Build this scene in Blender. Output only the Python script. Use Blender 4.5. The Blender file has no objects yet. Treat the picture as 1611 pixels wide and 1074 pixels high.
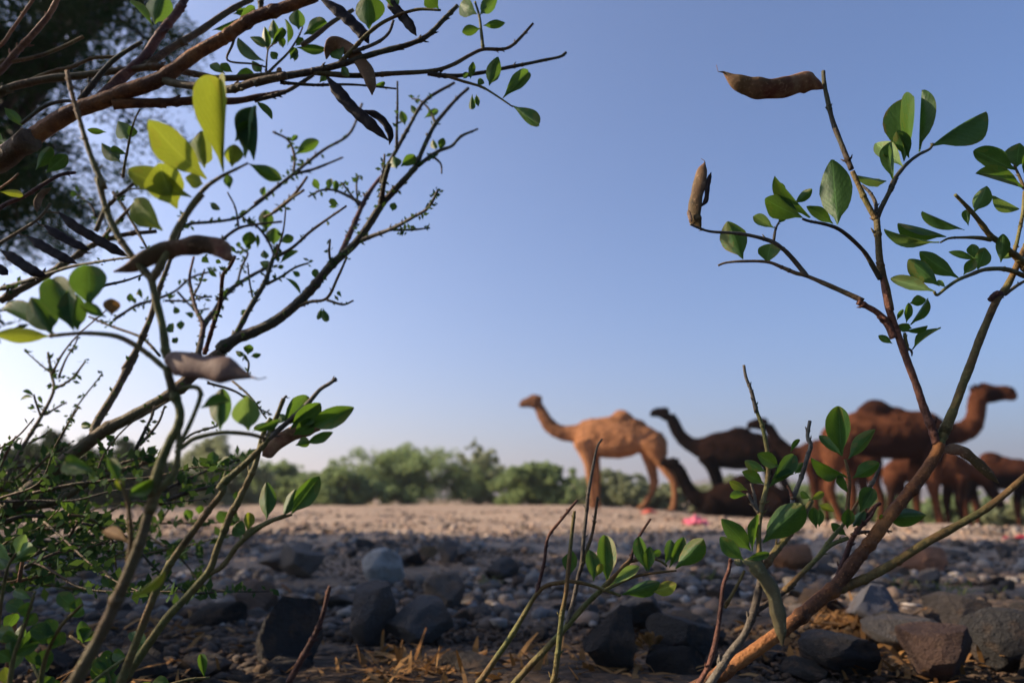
import bpy, bmesh, math, random
import numpy as np
from mathutils import Vector, Matrix, noise as mnoise
R = math.radians
random.seed(7); rng = np.random.default_rng(7)
scn = bpy.context.scene
col = scn.collection

# ------------------------------------------------------------------ camera, sky, sun, exposure
CAM = Vector((0, 0, 0.22)); F = 1100.0; PW, PH = 1611.0, 1074.0; HOR = 783.0
PITCH = math.atan((HOR - PH/2)/F)
cd = bpy.data.cameras.new('camera'); cam = bpy.data.objects.new('camera', cd); col.objects.link(cam)
cam.location = CAM; cam.rotation_euler = (R(90) + PITCH, 0, 0)
cd.sensor_width = 36; cd.lens = 36*F/PW; cd.clip_start = 0.02; cd.clip_end = 6000
cd.dof.use_dof = True; cd.dof.focus_distance = 0.62; cd.dof.aperture_fstop = 5.0
scn.camera = cam
SUN_E, SUN_A = R(28), R(-5)                      # elevation; degrees behind "due left" of the camera
sdir = Vector((-math.cos(SUN_E)*math.cos(SUN_A), -math.cos(SUN_E)*math.sin(SUN_A), math.sin(SUN_E)))
world = bpy.data.worlds.new('World'); scn.world = world; world.use_nodes = True
wn = world.node_tree; bg = wn.nodes['Background']
sky = wn.nodes.new('ShaderNodeTexSky'); sky.sky_type = 'NISHITA'; sky.sun_disc = False
sky.sun_elevation = SUN_E; sky.sun_rotation = math.atan2(sdir.x, sdir.y)
sky.altitude = 1000; sky.air_density = 1.0; sky.dust_density = 5.0; sky.ozone_density = 8.0
wn.links.new(sky.outputs[0], bg.inputs[0]); bg.inputs[1].default_value = 0.108
sl = bpy.data.lights.new('sun', 'SUN'); sl.energy = 5.0; sl.angle = R(0.53); sl.color = (1.0, 0.80, 0.58)
so = bpy.data.objects.new('sun', sl); col.objects.link(so); so.rotation_euler = sdir.to_track_quat('Z', 'Y').to_euler()
scn.view_settings.view_transform = 'Standard'; scn.view_settings.look = 'None'; scn.view_settings.gamma = 1
scn.view_settings.exposure = 0.98
scn.cycles.use_denoising = True; scn.cycles.max_bounces = 6; scn.cycles.transparent_max_bounces = 6
scn.cycles.volume_bounces = 0; HAZE = 0.0010

# ------------------------------------------------------------------ pixel of the photograph -> point at distance y
_cp, _sp = math.cos(PITCH), math.sin(PITCH)
def P(px, py, y):
    a = (px - PW/2)/F; b = (PH/2 - py)/F
    d = Vector((a, _cp - b*_sp, _sp + b*_cp))
    return CAM + d*(y/d.y)
def MPP(p):                                        # metres covered by one photo pixel at a point
    return ((p - CAM).dot(Vector((0, _cp, _sp))))/F
def sstep(a, b, x):
    t = min(1, max(0, (x - a)/(b - a))); return t*t*(3 - 2*t)
def g(x, y):                                       # ground height
    s = -0.062*max(0.0, x - 2.2)*sstep(4, 10, y)*(1 if x < 12 else 12/x)
    s += 0.03*math.sin(x*0.9 + 1)*math.sin(y*0.7)*sstep(2, 6, y)
    return s - 0.02*sstep(0.5, 2, y)*math.sin(x*2.3 + y*1.7)
def ground_at(px, py):                             # where the ray of a pixel meets the ground
    y = 0.5
    for i in range(400):
        p = P(px, py, y)
        if p.z <= g(p.x, y): return p
        y *= 1.02
    return P(px, py, 40)

# ------------------------------------------------------------------ helpers
def tag(o, label=None, cat=None, group=None, kind=None):
    if label: o['label'] = label
    if cat: o['category'] = cat
    if group: o['group'] = group
    if kind: o['kind'] = kind
    return o
def link(name, me, parent=None, mat=None, smooth=False):
    o = bpy.data.objects.new(name, me); col.objects.link(o)
    if parent is not None: o.parent = parent
    if mat is not None and len(me.materials) == 0: me.materials.append(mat)
    if smooth: me.shade_smooth()
    return o
def mesh(name, v, f):
    me = bpy.data.meshes.new(name); me.from_pydata([tuple(q) for q in v], [], f); me.update(); return me
def np_mesh(name, V, Fc):                           # V (n,3), Fc (m,k) all faces alike
    me = bpy.data.meshes.new(name); n, (m, k) = len(V), Fc.shape
    me.vertices.add(n); me.vertices.foreach_set('co', np.ascontiguousarray(V, dtype=np.float32).ravel())
    me.loops.add(m*k); me.loops.foreach_set('vertex_index', Fc.astype(np.int32).ravel())
    me.polygons.add(m); me.polygons.foreach_set('loop_start', np.arange(0, m*k, k, dtype=np.int32))
    me.update(calc_edges=True); me.validate(); return me
def empty(name, loc):
    o = bpy.data.objects.new(name, None); col.objects.link(o); o.location = loc; o.empty_display_size = 0.05; return o
class NT:
    def __init__(s, name):
        s.m = bpy.data.materials.new(name); s.m.use_nodes = True; s.t = s.m.node_tree; s.t.nodes.clear()
        s.out = s.n('ShaderNodeOutputMaterial')
    def n(s, ty, **kw):
        nd = s.t.nodes.new(ty)
        for k, v in kw.items():
            if k.startswith('i_'):
                key = k[2:]; nd.inputs[int(key) if key.isdigit() else key.replace('_', ' ')].default_value = v
            else: setattr(nd, k, v)
        return nd
    def l(s, a, b): s.t.links.new(a, b)
    def noise(s, scale, detail=4, rough=0.55, vec=None):
        nd = s.n('ShaderNodeTexNoise'); nd.inputs['Scale'].default_value = scale; nd.inputs['Detail'].default_value = detail
        nd.inputs['Roughness'].default_value = rough
        s.l(vec if vec is not None else s.n('ShaderNodeTexCoord').outputs['Object'], nd.inputs['Vector']); return nd.outputs['Fac']
    def ramp(s, fac, stops):
        r = s.n('ShaderNodeValToRGB'); e = r.color_ramp.elements
        while len(e) < len(stops): e.new(0.5)
        for q, (p, c) in zip(e, stops): q.position = p; q.color = (*c, 1)
        s.l(fac, r.inputs[0]); return r.outputs[0]
    def mix(s, fac, a, b, mode='MIX'):
        m = s.n('ShaderNodeMix', data_type='RGBA', blend_type=mode)
        for v, i in ((fac, 0), (a, 6), (b, 7)):
            if isinstance(v, (int, float)): m.inputs[i].default_value = v
            elif isinstance(v, tuple): m.inputs[i].default_value = (*v, 1)
            else: s.l(v, m.inputs[i])
        return m.outputs[2]
    def math(s, op, a, b=0.0):
        m = s.n('ShaderNodeMath', operation=op)
        for v, i in ((a, 0), (b, 1)):
            if isinstance(v, (int, float)): m.inputs[i].default_value = v
            else: s.l(v, m.inputs[i])
        return m.outputs[0]
    def bsdf(s, color, rough=0.8, spec=0.3, height=None, dist=0.01, strength=0.6):
        b = s.n('ShaderNodeBsdfPrincipled'); b.inputs['Roughness'].default_value = rough
        b.inputs['Specular IOR Level'].default_value = spec
        if isinstance(color, tuple): b.inputs['Base Color'].default_value = (*color, 1)
        else: s.l(color, b.inputs['Base Color'])
        if height is not None:
            bp = s.n('ShaderNodeBump'); bp.inputs['Distance'].default_value = dist; bp.inputs['Strength'].default_value = strength
            s.l(height, bp.inputs['Height']); s.l(bp.outputs[0], b.inputs['Normal'])
        return b
    def done(s, sh):
        s.l(sh.outputs[0] if hasattr(sh, 'outputs') else sh, s.out.inputs[0]); return s.m

def mat_leaf(name, c0, c1, tl, tmix=0.4, rough=0.42, spot=(0.22, 0.13, 0.03), spotamt=0.35):
    t = NT(name); oi = t.n('ShaderNodeObjectInfo'); tc = t.n('ShaderNodeTexCoord')
    sep = t.n('ShaderNodeSeparateXYZ'); t.l(tc.outputs['UV'], sep.inputs[0])
    base = t.mix(oi.outputs['Random'], c0, c1)
    v = t.math('ABSOLUTE', t.math('SUBTRACT', sep.outputs[1], 0.5))
    rib = t.math('LESS_THAN', v, 0.022)
    # side veins: slanted lines off the midrib
    wv = t.math('SINE', t.math('MULTIPLY', t.math('SUBTRACT', sep.outputs[0], t.math('MULTIPLY', v, 0.7)), 62.0))
    nz = t.noise(3.2, 5)
    blot = t.ramp(nz, [(0.45, (0, 0, 0)), (0.75, (1, 1, 1))])
    c = t.mix(t.math('MULTIPLY', blot, 0.55), base, tuple(min(1, q*1.7) for q in c1))
    nz2 = t.noise(1.7, 3)
    sp = t.math('MULTIPLY', t.math('GREATER_THAN', t.math('ADD', nz2, t.math('MULTIPLY', oi.outputs['Random'], 0.12)), 0.71), spotamt)
    c = t.mix(sp, c, spot)
    c = t.mix(t.math('MULTIPLY', rib, 0.45), c, tuple(min(1, q*2.4 + 0.03) for q in c1))
    c = t.mix(t.math('MULTIPLY', t.math('GREATER_THAN', wv, 0.93), 0.22), c, tuple(min(1, q*1.9 + 0.01) for q in c1))
    dust = t.ramp(t.noise(26, 4, 0.7), [(0.52, (0, 0, 0)), (0.72, (0.5, 0.5, 0.5))])
    c = t.mix(dust, c, tuple(min(1, q*1.3 + 0.035) for q in c1))
    edge = t.math('MULTIPLY', t.math('GREATER_THAN', t.math('ADD', v, t.math('MULTIPLY', t.noise(5, 3), 0.22)), 0.585), t.math('MULTIPLY', oi.outputs['Random'], 0.8))
    c = t.mix(edge, c, spot)
    h = t.math('ADD', t.math('MULTIPLY', wv, 0.025), t.math('MULTIPLY', nz, 0.9))
    b = t.bsdf(c, rough + 0.08, 0.3, h, 0.02, 0.10)
    tr = t.n('ShaderNodeBsdfTranslucent'); t.l(t.mix(0.75, c, tl), tr.inputs[0])
    mx = t.n('ShaderNodeMixShader'); mx.inputs[0].default_value = tmix
    t.l(b.outputs[0], mx.inputs[1]); t.l(tr.outputs[0], mx.inputs[2])
    return t.done(mx)
def mat_bark(name, c0, c1, c2, scale=90, bump=0.9):
    t = NT(name); n1 = t.noise(scale, 6, 0.65); n2 = t.noise(scale*0.18, 4); n3 = t.noise(scale*4, 4, 0.7); n4 = t.noise(scale*0.5, 3)
    c = t.mix(t.ramp(n1, [(0.36, (0, 0, 0)), (0.62, (1, 1, 1))]), c0, c1)
    c = t.mix(t.ramp(n2, [(0.42, (0, 0, 0)), (0.58, (1, 1, 1))]), c, c2)
    c = t.mix(t.ramp(n4, [(0.60, (0, 0, 0)), (0.68, (0.75, 0.75, 0.75))]), c, tuple(q*0.35 for q in c2))
    c = t.mix(t.ramp(n3, [(0.58, (0, 0, 0)), (0.70, (0.5, 0.5, 0.5))]), c, tuple(min(1, q*1.7 + 0.03) for q in c1))
    h = t.math('ADD', n1, t.math('ADD', t.math('MULTIPLY', n3, 0.4), n4))
    return t.done(t.bsdf(c, 0.68, 0.3, h, 0.0022, bump))
def mat_foliage(name, c0, c1, tl, tmix=0.3):
    t = NT(name); a = t.n('ShaderNodeAttribute', attribute_name='tint'); 
    c = t.mix(a.outputs['Fac'], c0, c1)
    b = t.bsdf(c, 0.8, 0.1); tr = t.n('ShaderNodeBsdfTranslucent'); t.l(t.mix(0.6, c, tl), tr.inputs[0])
    mx = t.n('ShaderNodeMixShader'); mx.inputs[0].default_value = tmix
    t.l(b.outputs[0], mx.inputs[1]); t.l(tr.outputs[0], mx.inputs[2]); return t.done(mx)

M = {}
M['leaf'] = mat_leaf('leaf_green', (0.022, 0.055, 0.016), (0.045, 0.105, 0.022), (0.16, 0.30, 0.02), 0.36)
M['leaf_y'] = mat_leaf('leaf_yellow_green', (0.10, 0.155, 0.02), (0.19, 0.22, 0.025), (0.34, 0.40, 0.03), 0.45, 0.5, spotamt=0.6)
M['leaf_s'] = mat_leaf('leaf_sage', (0.10, 0.18, 0.06), (0.17, 0.26, 0.09), (0.25, 0.38, 0.06), 0.36, 0.55)
M['leaf_d'] = mat_leaf('leaf_dry', (0.14, 0.075, 0.03), (0.20, 0.12, 0.045), (0.35, 0.18, 0.04), 0.25, 0.7)
M['st_green'] = mat_bark('stem_green', (0.075, 0.085, 0.022), (0.16, 0.155, 0.045), (0.15, 0.085, 0.03))
M['st_lime'] = mat_bark('stem_lime', (0.11, 0.115, 0.03), (0.19, 0.165, 0.06), (0.17, 0.09, 0.035))
M['st_orange'] = mat_bark('stem_orange', (0.19, 0.068, 0.02), (0.36, 0.15, 0.045), (0.11, 0.045, 0.02))
M['st_red'] = mat_bark('stem_reddish', (0.10, 0.035, 0.022), (0.20, 0.085, 0.05), (0.06, 0.025, 0.018))
M['st_brown'] = mat_bark('stem_brown', (0.075, 0.042, 0.022), (0.15, 0.09, 0.045), (0.11, 0.085, 0.035))
M['st_grey'] = mat_bark('twig_grey', (0.10, 0.085, 0.065), (0.18, 0.15, 0.11), (0.07, 0.055, 0.04))
M['st_olive'] = mat_bark('twig_olive', (0.045, 0.045, 0.025), (0.09, 0.085, 0.045), (0.06, 0.04, 0.025))
M['pod_dark'] = mat_bark('pod_dark', (0.012, 0.007, 0.007), (0.022, 0.011, 0.010), (0.016, 0.008, 0.007), 60, 0.35)
M['pod_red'] = mat_bark('pod_red', (0.17, 0.055, 0.035), (0.34, 0.20, 0.11), (0.09, 0.06, 0.022), 70, 0.35)
M['pod_tan'] = mat_bark('pod_tan', (0.20, 0.10, 0.045), (0.30, 0.17, 0.08), (0.10, 0.05, 0.025), 45, 0.35)
M['pod_mauve'] = mat_bark('pod_mauve', (0.13, 0.075, 0.06), (0.19, 0.12, 0.09), (0.11, 0.07, 0.04), 30, 0.35)
M['pod_olive'] = mat_bark('pod_olive', (0.13, 0.12, 0.05), (0.20, 0.19, 0.09), (0.10, 0.08, 0.04), 45, 0.35)
M['acacia'] = mat_foliage('acacia_foliage', (0.007, 0.024, 0.008), (0.022, 0.05, 0.016), (0.04, 0.09, 0.02), 0.2)
M['bush'] = mat_foliage('bush_foliage', (0.11, 0.155, 0.06), (0.28, 0.35, 0.16), (0.36, 0.45, 0.16), 0.42)
M['bush2'] = mat_foliage('olive_bush_foliage', (0.15, 0.17, 0.085), (0.32, 0.34, 0.2), (0.38, 0.41, 0.2), 0.42)
M['bush3'] = mat_foliage('dark_bush_foliage', (0.02, 0.035, 0.016), (0.05, 0.075, 0.03), (0.08, 0.12, 0.03), 0.2)
M['dry'] = mat_foliage('dry_grass_blades', (0.16, 0.075, 0.025), (0.32, 0.18, 0.07), (0.3, 0.16, 0.05), 0.15)
M['grass'] = mat_foliage('grass_blades', (0.07, 0.09, 0.03), (0.16, 0.16, 0.06), (0.2, 0.25, 0.05), 0.3)
M['wood'] = mat_bark('bush_wood', (0.06, 0.045, 0.032), (0.11, 0.085, 0.06), (0.05, 0.035, 0.025), 14)

# ------------------------------------------------------------------ ground, hills
def mat_ground():
    t = NT('sandy_ground'); geo = t.n('ShaderNodeNewGeometry'); pos = geo.outputs['Position']
    n1 = t.noise(1.1, 6, 0.6, pos); n2 = t.noise(14, 6, 0.65, pos); n3 = t.noise(85, 5, 0.6, pos)
    sand = t.ramp(n2, [(0.32, (0.20, 0.14, 0.095)), (0.5, (0.36, 0.265, 0.185)), (0.72, (0.50, 0.39, 0.29))])
    sand = t.mix(t.ramp(n1, [(0.4, (0, 0, 0)), (0.65, (1, 1, 1))]), sand, (0.33, 0.235, 0.165))
    shaded_soil = t.ramp(n3, [(0.3, (0.014, 0.010, 0.007)), (0.55, (0.038, 0.025, 0.017)), (0.75, (0.085, 0.052, 0.03))])  # dark soil colour that carries the foreground shade
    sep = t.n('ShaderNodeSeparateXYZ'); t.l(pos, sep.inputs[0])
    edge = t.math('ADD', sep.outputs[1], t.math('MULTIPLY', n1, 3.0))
    litter = t.ramp(t.math('MULTIPLY', edge, 0.2), [(0.42, (1, 1, 1)), (0.98, (0, 0, 0))])  # mask for the painted shade, strongest near the camera, fading outward
    c = t.mix(litter, sand, shaded_soil)
    vo = t.n('ShaderNodeTexVoronoi'); vo.inputs['Scale'].default_value = 34; t.l(pos, vo.inputs['Vector'])
    h = t.math('ADD', t.math('MULTIPLY', vo.outputs['Distance'], -0.8), n2)
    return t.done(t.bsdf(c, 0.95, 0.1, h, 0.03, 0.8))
ys = np.concatenate([np.linspace(-6, 0.4, 14), np.geomspace(0.5, 3000, 150)])
us = np.sinh(np.linspace(-3.2, 3.2, 121))/np.sinh(3.2)
V = []
for y in ys:
    half = 8 + max(0, y)*1.4
    for u in us:
        x = u*half
        z = g(x, y) + (0.035*(mnoise.noise(Vector((x*1.6, y*1.6, 0)))) + 0.014*mnoise.noise(Vector((x*7, y*7, 3))))*(1 - sstep(9, 30, y))
        z -= 0.02
        V.append((x, y, z))
nx = len(us); idx = np.arange(len(ys)*nx).reshape(len(ys), nx)
Fc = np.stack([idx[:-1, :-1], idx[:-1, 1:], idx[1:, 1:], idx[1:, :-1]], -1).reshape(-1, 4)
gm = np_mesh('ground', np.array(V), Fc)
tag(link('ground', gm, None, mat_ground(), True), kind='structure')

def hills():
    t = NT('hill_rock'); n = t.noise(0.02, 6)
    m = t.done(t.bsdf(t.ramp(n, [(0.3, (0.13, 0.11, 0.095)), (0.7, (0.23, 0.20, 0.17))]), 0.95, 0.1, n, 6, 0.6))
    V = []; nxh, nyh = 160, 14
    for j in range(nyh):
        for i in range(nxh):
            x = -850 + 1700*i/(nxh - 1); v = j/(nyh - 1); y = 520 + 160*v
            px = 805 + x/y*1100
            prof = 10 + 12*math.exp(-((px - 430)/120)**2) + 5*math.exp(-((px - 700)/110)**2) + 8*math.exp(-((px - 1180)/200)**2) + 10*math.exp(-((px - 60)/160)**2)
            z = prof*math.sin(math.pi*min(1, v*1.0))*(1 + 0.5*mnoise.fractal(Vector((x*0.008, y*0.008, 1)), 1.0, 2.0, 5)) - 2
            V.append((x, y, z))
    idx = np.arange(nxh*nyh).reshape(nyh, nxh)
    Fc = np.stack([idx[:-1, :-1], idx[:-1, 1:], idx[1:, 1:], idx[1:, :-1]], -1).reshape(-1, 4)
    tag(link('hills', np_mesh('hills', np.array(V), Fc), None, m, True), kind='structure')
hills()

# ------------------------------------------------------------------ stones and gravel
def mat_stone():
    t = NT('stone'); oi = t.n('ShaderNodeObjectInfo'); n = t.noise(4, 8, 0.65); n2 = t.noise(1.3, 3); n3 = t.noise(22, 4)
    base = t.n('ShaderNodeMix', data_type='RGBA'); base.inputs[0].default_value = 0.0
    c = t.mix(t.ramp(n, [(0.35, (0, 0, 0)), (0.68, (1, 1, 1))]), oi.outputs['Color'], (0.5, 0.48, 0.46), 'OVERLAY')
    c = t.mix(t.math('MULTIPLY', t.ramp(n2, [(0.5, (0, 0, 0)), (0.66, (1, 1, 1))]), 0.45), c, (0.24, 0.16, 0.105))
    c = t.mix(1.0, c, (1.0, 0.95, 0.88), 'MULTIPLY')
    h = t.math('ADD', n, t.math('MULTIPLY', n3, 0.35))
    return t.done(t.bsdf(c, 0.88, 0.2, h, 0.09, 0.9))
M['stone'] = mat_stone()
def stone_mesh(seed, cuts=9, sub=4):
    r = random.Random(seed); bm = bmesh.new(); bmesh.ops.create_icosphere(bm, subdivisions=sub, radius=1)
    planes = []
    for i in range(cuts):
        d = Vector((r.gauss(0, 1), r.gauss(0, 1), r.gauss(0, 0.8))).normalized(); planes.append((d, r.uniform(0.42, 0.80)))
    off = Vector((seed*3.1, seed*1.7, 0))
    for v in bm.verts:
        p = v.co.copy()
        for d, k in planes:
            e = p.dot(d) - k
            if e > 0: p -= d*e*0.985
        p *= 1 + 0.10*mnoise.noise(p*1.3 + off) + 0.06*mnoise.noise(p*4.5 + off)
        v.co = p
    for ax_ in range(3):
        lo = min(v.co[ax_] for v in bm.verts); hi = max(v.co[ax_] for v in bm.verts)
        for v in bm.verts: v.co[ax_] = (v.co[ax_] - (lo + hi)/2)*2/(hi - lo)
    me = bpy.data.meshes.new('stone'); bm.to_mesh(me); bm.free(); me.materials.append(M['stone'])
    me.polygons.foreach_set('use_smooth', [True]*len(me.polygons)); me.set_sharp_from_angle(angle=R(24)); return me
STONES = [stone_mesh(s, 10 + s % 6) for s in range(14)]
def put_stone(px, py, w, h, colr, var, label, group=None, depth=None, rot=None, sink=0.38):
    """px,py = middle of the stone's foot, w,h its size in photo pixels"""
    p = ground_at(px, py); k = MPP(p)
    o = link('stone', STONES[var % 14]); r = random.Random(int(px*7 + py))
    sx, sz = w*k/2, h*k/(2*(1 - sink*.5))
    sy = (depth or r.uniform(0.7, 1.1))*sx
    o.scale = (sx, sy, sz); o.rotation_euler = (r.uniform(-.12, .12), r.uniform(-.12, .12), r.uniform(-.2, .2))
    o.location = (p.x, p.y + sy*0.4, p.z + sz*(1 - sink)); o.color = (*[min(.8, q*(1.0 if py > 1012 else 1.6 if max(colr) < .2 else 1.0)) for q in colr], 1)  # foremost stones stay darker: foreground shade kept in their colour
    tag(o, label, 'stone', group); return o
GREY = (0.19, 0.175, 0.165); DARK = (0.075, 0.068, 0.065); TAN = (0.26, 0.18, 0.13); BLUE = (0.16, 0.155, 0.155)
key = [
 (600, 912, 68, 48, (0.80, 0.80, 0.82), 1, 'pale whitish rounded stone among darker gravel'),
 (398, 957, 84, 46, (0.17, 0.13, 0.11), 3, 'brown-grey stone with flat sunlit top beside the sprig stems'),
 (585, 1000, 72, 82, (0.14, 0.13, 0.13), 5, 'upright angular grey stone beside flat long one'),
 (658, 1000, 112, 56, (0.115, 0.113, 0.115), 7, 'long flat grey slab stone behind the wood chips'),
 (698, 954, 68, 52, (0.13, 0.12, 0.115), 2, 'wedge-shaped grey-brown stone resting on gravel'),
 (452, 1035, 100, 92, (0.085, 0.085, 0.09), 9, 'large dark pyramid-shaped stone beside dry broken stick'),
 (962, 1052, 84, 92, DARK, 4, 'blackish blocky stone behind the small green sprigs'),
 (1000, 985, 120, 48, (0.08, 0.08, 0.085), 6, 'dark low rock behind the blackish blocky stone'),
 (1085, 1040, 110, 70, (0.075, 0.075, 0.08), 8, 'dark grey rock behind the dry brown flower head'),
 (1252, 893, 64, 34, (0.36, 0.19, 0.11), 10, 'orange-brown flat stone behind the pale sage sprig'),
 (1452, 895, 78, 36, (0.17, 0.10, 0.075), 11, 'reddish brown stone behind the rising forked branch'),
 (1262, 938, 50, 28, (0.40, 0.37, 0.34), 12, 'pale cream stone behind twisted dry pod'),
 (1390, 982, 90, 60, (0.16, 0.165, 0.19), 0, 'blue-grey sunlit stone below the forked branch'),
 (1522, 982, 96, 46, (0.055, 0.05, 0.05), 13, 'dark brown rounded stone in front of grass patch'),
 (1430, 1020, 110, 50, (0.10, 0.10, 0.11), 3, 'dark flat stone in shade under the forked branch'),
 (1500, 1058, 120, 70, (0.13, 0.085, 0.07), 5, 'large brown rough stone with straw on its top'),
 (1330, 1050, 120, 50, (0.06, 0.06, 0.065), 1, 'blackish stone below the orange branch base'),
 (470, 905, 76, 46, (0.17, 0.155, 0.145), 8, 'grey mound-shaped stone beside the whitish one'),
 (445, 893, 84, 36, (0.15, 0.145, 0.145), 4, 'weathered grey stone behind the brown mound-shaped one'),
 (790, 905, 56, 28, (0.085, 0.083, 0.085), 7, 'flat dark stone beside the small grass tuft'),
 (705, 880, 30, 30, (0.14, 0.13, 0.13), 2, 'small upright grey stone among gravel'),
 (672, 874, 32, 16, (0.42, 0.29, 0.17), 9, 'small sandy yellow stone among gravel'),
 (650, 886, 34, 18, (0.05, 0.045, 0.045), 6, 'small black stone beside the whitish one'),
 (1200, 903, 44, 24, (0.30, 0.24, 0.2), 0, 'tan pebble-like stone behind the pale sage sprig leaves'),
 (1590, 1040, 110, 80, (0.07, 0.072, 0.078), 10, 'dark stone in deep shade at the brown rough stone'),
]
for i, kx in enumerate(key): put_stone(*kx[:5], kx[5], kx[6])
rs = random.Random(3); nst = 0
while nst < 250:
    y = 1.0*(5.2/1.0)**rs.random()**0.9; px = rs.uniform(-40, 1650)
    x = (px - PW/2)/F*y
    w = rs.choice([0.03, 0.04, 0.05, 0.05, 0.06, 0.075, 0.09, 0.11])*rs.uniform(0.8, 1.2)
    if y > 3.5: w *= 0.75
    q = rs.random()
    c, cn = (GREY, 'plain grey') if q < 0.45 else (DARK, 'blackish') if q < 0.68 else (BLUE, 'bluish grey') if q < 0.85 else (TAN, 'tan brown')
    var = rs.randrange(14); fl = rs.uniform(.2, .5); sn = 'small' if w < 0.045 else 'fist-sized' if w < 0.08 else 'large'
    shp = 'flat' if fl < .3 else 'low blocky' if fl < .4 else 'upright'
    lab = f"{sn} {shp} {cn} stone lying in the " + ('finer gravel near the sunlit sand' if y > 3 else 'coarse shaded gravel' if y > 1.7 else 'dark littered soil')
    f = rs.uniform(0.7, 1.25)*(0.5 if y < 1.5 else 1); c = tuple(v*f for v in c)  # nearest stones coloured darker in place of foreground shade
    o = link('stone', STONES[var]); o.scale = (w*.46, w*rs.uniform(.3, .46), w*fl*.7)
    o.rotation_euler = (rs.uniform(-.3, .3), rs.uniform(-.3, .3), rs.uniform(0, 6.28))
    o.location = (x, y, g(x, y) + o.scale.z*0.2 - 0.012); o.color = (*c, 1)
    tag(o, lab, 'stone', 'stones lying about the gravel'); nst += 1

ICO_V = None
def gravel(name, n, ylo, yhi, slo, shi, cols, bias=1.0, label=None, seed=1, zoff=-0.018):
    r = np.random.default_rng(seed)
    bm = bmesh.new(); bmesh.ops.create_icosphere(bm, subdivisions=1, radius=1)
    bm.verts.ensure_lookup_table()
    bv = np.array([v.co[:] for v in bm.verts]); bf = np.array([[v.index for v in f.verts] for f in bm.faces]); bm.free()
    y = ylo*(yhi/ylo)**(r.random(n)**bias); px = r.uniform(-160, 1770, n); x = (px - PW/2)/F*y
    # pebbles lie in drifts: thin the spread with a low-frequency noise
    keep = np.array([mnoise.noise(Vector((a*1.3, b*1.3, seed))) > -0.28 + 0.3*rr for a, b, rr in zip(x, y, r.random(n))])
    x, y = x[keep], y[keep]; n = len(x)
    s = slo*(shi/slo)**(r.random(n)**1.6)
    z = np.array([g(a, b) for a, b in zip(x, y)]) + zoff
    sc = s[:, None]*np.stack([r.uniform(.7, 1.1, n), r.uniform(.6, 1, n), r.uniform(.28, .65, n)], 1)
    vv = bv[None]*(1 + r.uniform(-.42, .25, (n, len(bv), 1)))*sc[:, None]
    a = r.uniform(0, 6.28, n); ca, sa = np.cos(a)[:, None], np.sin(a)[:, None]
    vx = vv[..., 0]*ca - vv[..., 1]*sa; vy = vv[..., 0]*sa + vv[..., 1]*ca
    Vx = np.stack([vx + x[:, None], vy + y[:, None], vv[..., 2] + (z + sc[:, 2]*0.45)[:, None]], -1).reshape(-1, 3)
    Fx = (bf[None] + (np.arange(n)*len(bv))[:, None, None]).reshape(-1, 3)
    me = np_mesh(name, Vx, Fx)
    ci = np.array(cols)[r.integers(0, len(cols), n)]*r.uniform(0.65, 1.3, (n, 1))
    at = me.color_attributes.new('tint', 'FLOAT_COLOR', 'POINT')
    cc = np.ones((n, len(bv), 4)); cc[..., :3] = ci[:, None]; at.data.foreach_set('color', cc.astype(np.float32).ravel())
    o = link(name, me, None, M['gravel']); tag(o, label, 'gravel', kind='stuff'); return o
t = NT('gravel'); at = t.n('ShaderNodeAttribute', attribute_name='tint'); geo = t.n('ShaderNodeNewGeometry'); nz = t.noise(60, 5, 0.6, geo.outputs['Position'])
M['gravel'] = t.done(t.bsdf(t.mix(1.0, t.mix(t.ramp(nz, [(0.42, (0, 0, 0)), (0.75, (0.5, 0.5, 0.5))]), at.outputs['Color'], (0.22, 0.15, 0.10)), (1.0, 0.95, 0.88), 'MULTIPLY'), 0.9, 0.2, nz, 0.01, 0.6))
gravel('gravel', 22000, 0.72, 3.0, 0.0025, 0.012, [(0.06, 0.052, 0.046), (0.035, 0.03, 0.026), (0.09, 0.06, 0.042), (0.06, 0.042, 0.03), (0.03, 0.025, 0.022), (0.045, 0.03, 0.022)], 0.85, 'fine dark gravel and grit in the nearest soil', 5)  # near grit tints are darkened to stand for the foreground shade
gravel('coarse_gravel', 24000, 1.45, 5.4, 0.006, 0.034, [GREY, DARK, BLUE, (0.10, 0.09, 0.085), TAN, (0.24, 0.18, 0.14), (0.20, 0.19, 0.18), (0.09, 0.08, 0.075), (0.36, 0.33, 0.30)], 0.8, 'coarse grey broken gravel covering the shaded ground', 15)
gravel('shade_toned_gravel', 5000, 0.95, 1.7, 0.005, 0.022, [(0.07, 0.06, 0.054), (0.045, 0.04, 0.036), (0.10, 0.075, 0.055), (0.055, 0.05, 0.048)], 0.9, 'gravel coloured darker for the shade under the near shrubs', 16)  # shade at the near edge put into the pebble colours
gravel('pale_gravel', 15000, 3.6, 14, 0.008, 0.045, [(0.10, 0.085, 0.075), (0.14, 0.11, 0.09), (0.36, 0.27, 0.2), (0.42, 0.33, 0.26), (0.3, 0.22, 0.17), (0.45, 0.38, 0.32), (0.2, 0.17, 0.15), (0.34, 0.24, 0.18)], 0.9, 'sandy pale gravel on the sunlit clearing', 6)

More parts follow.
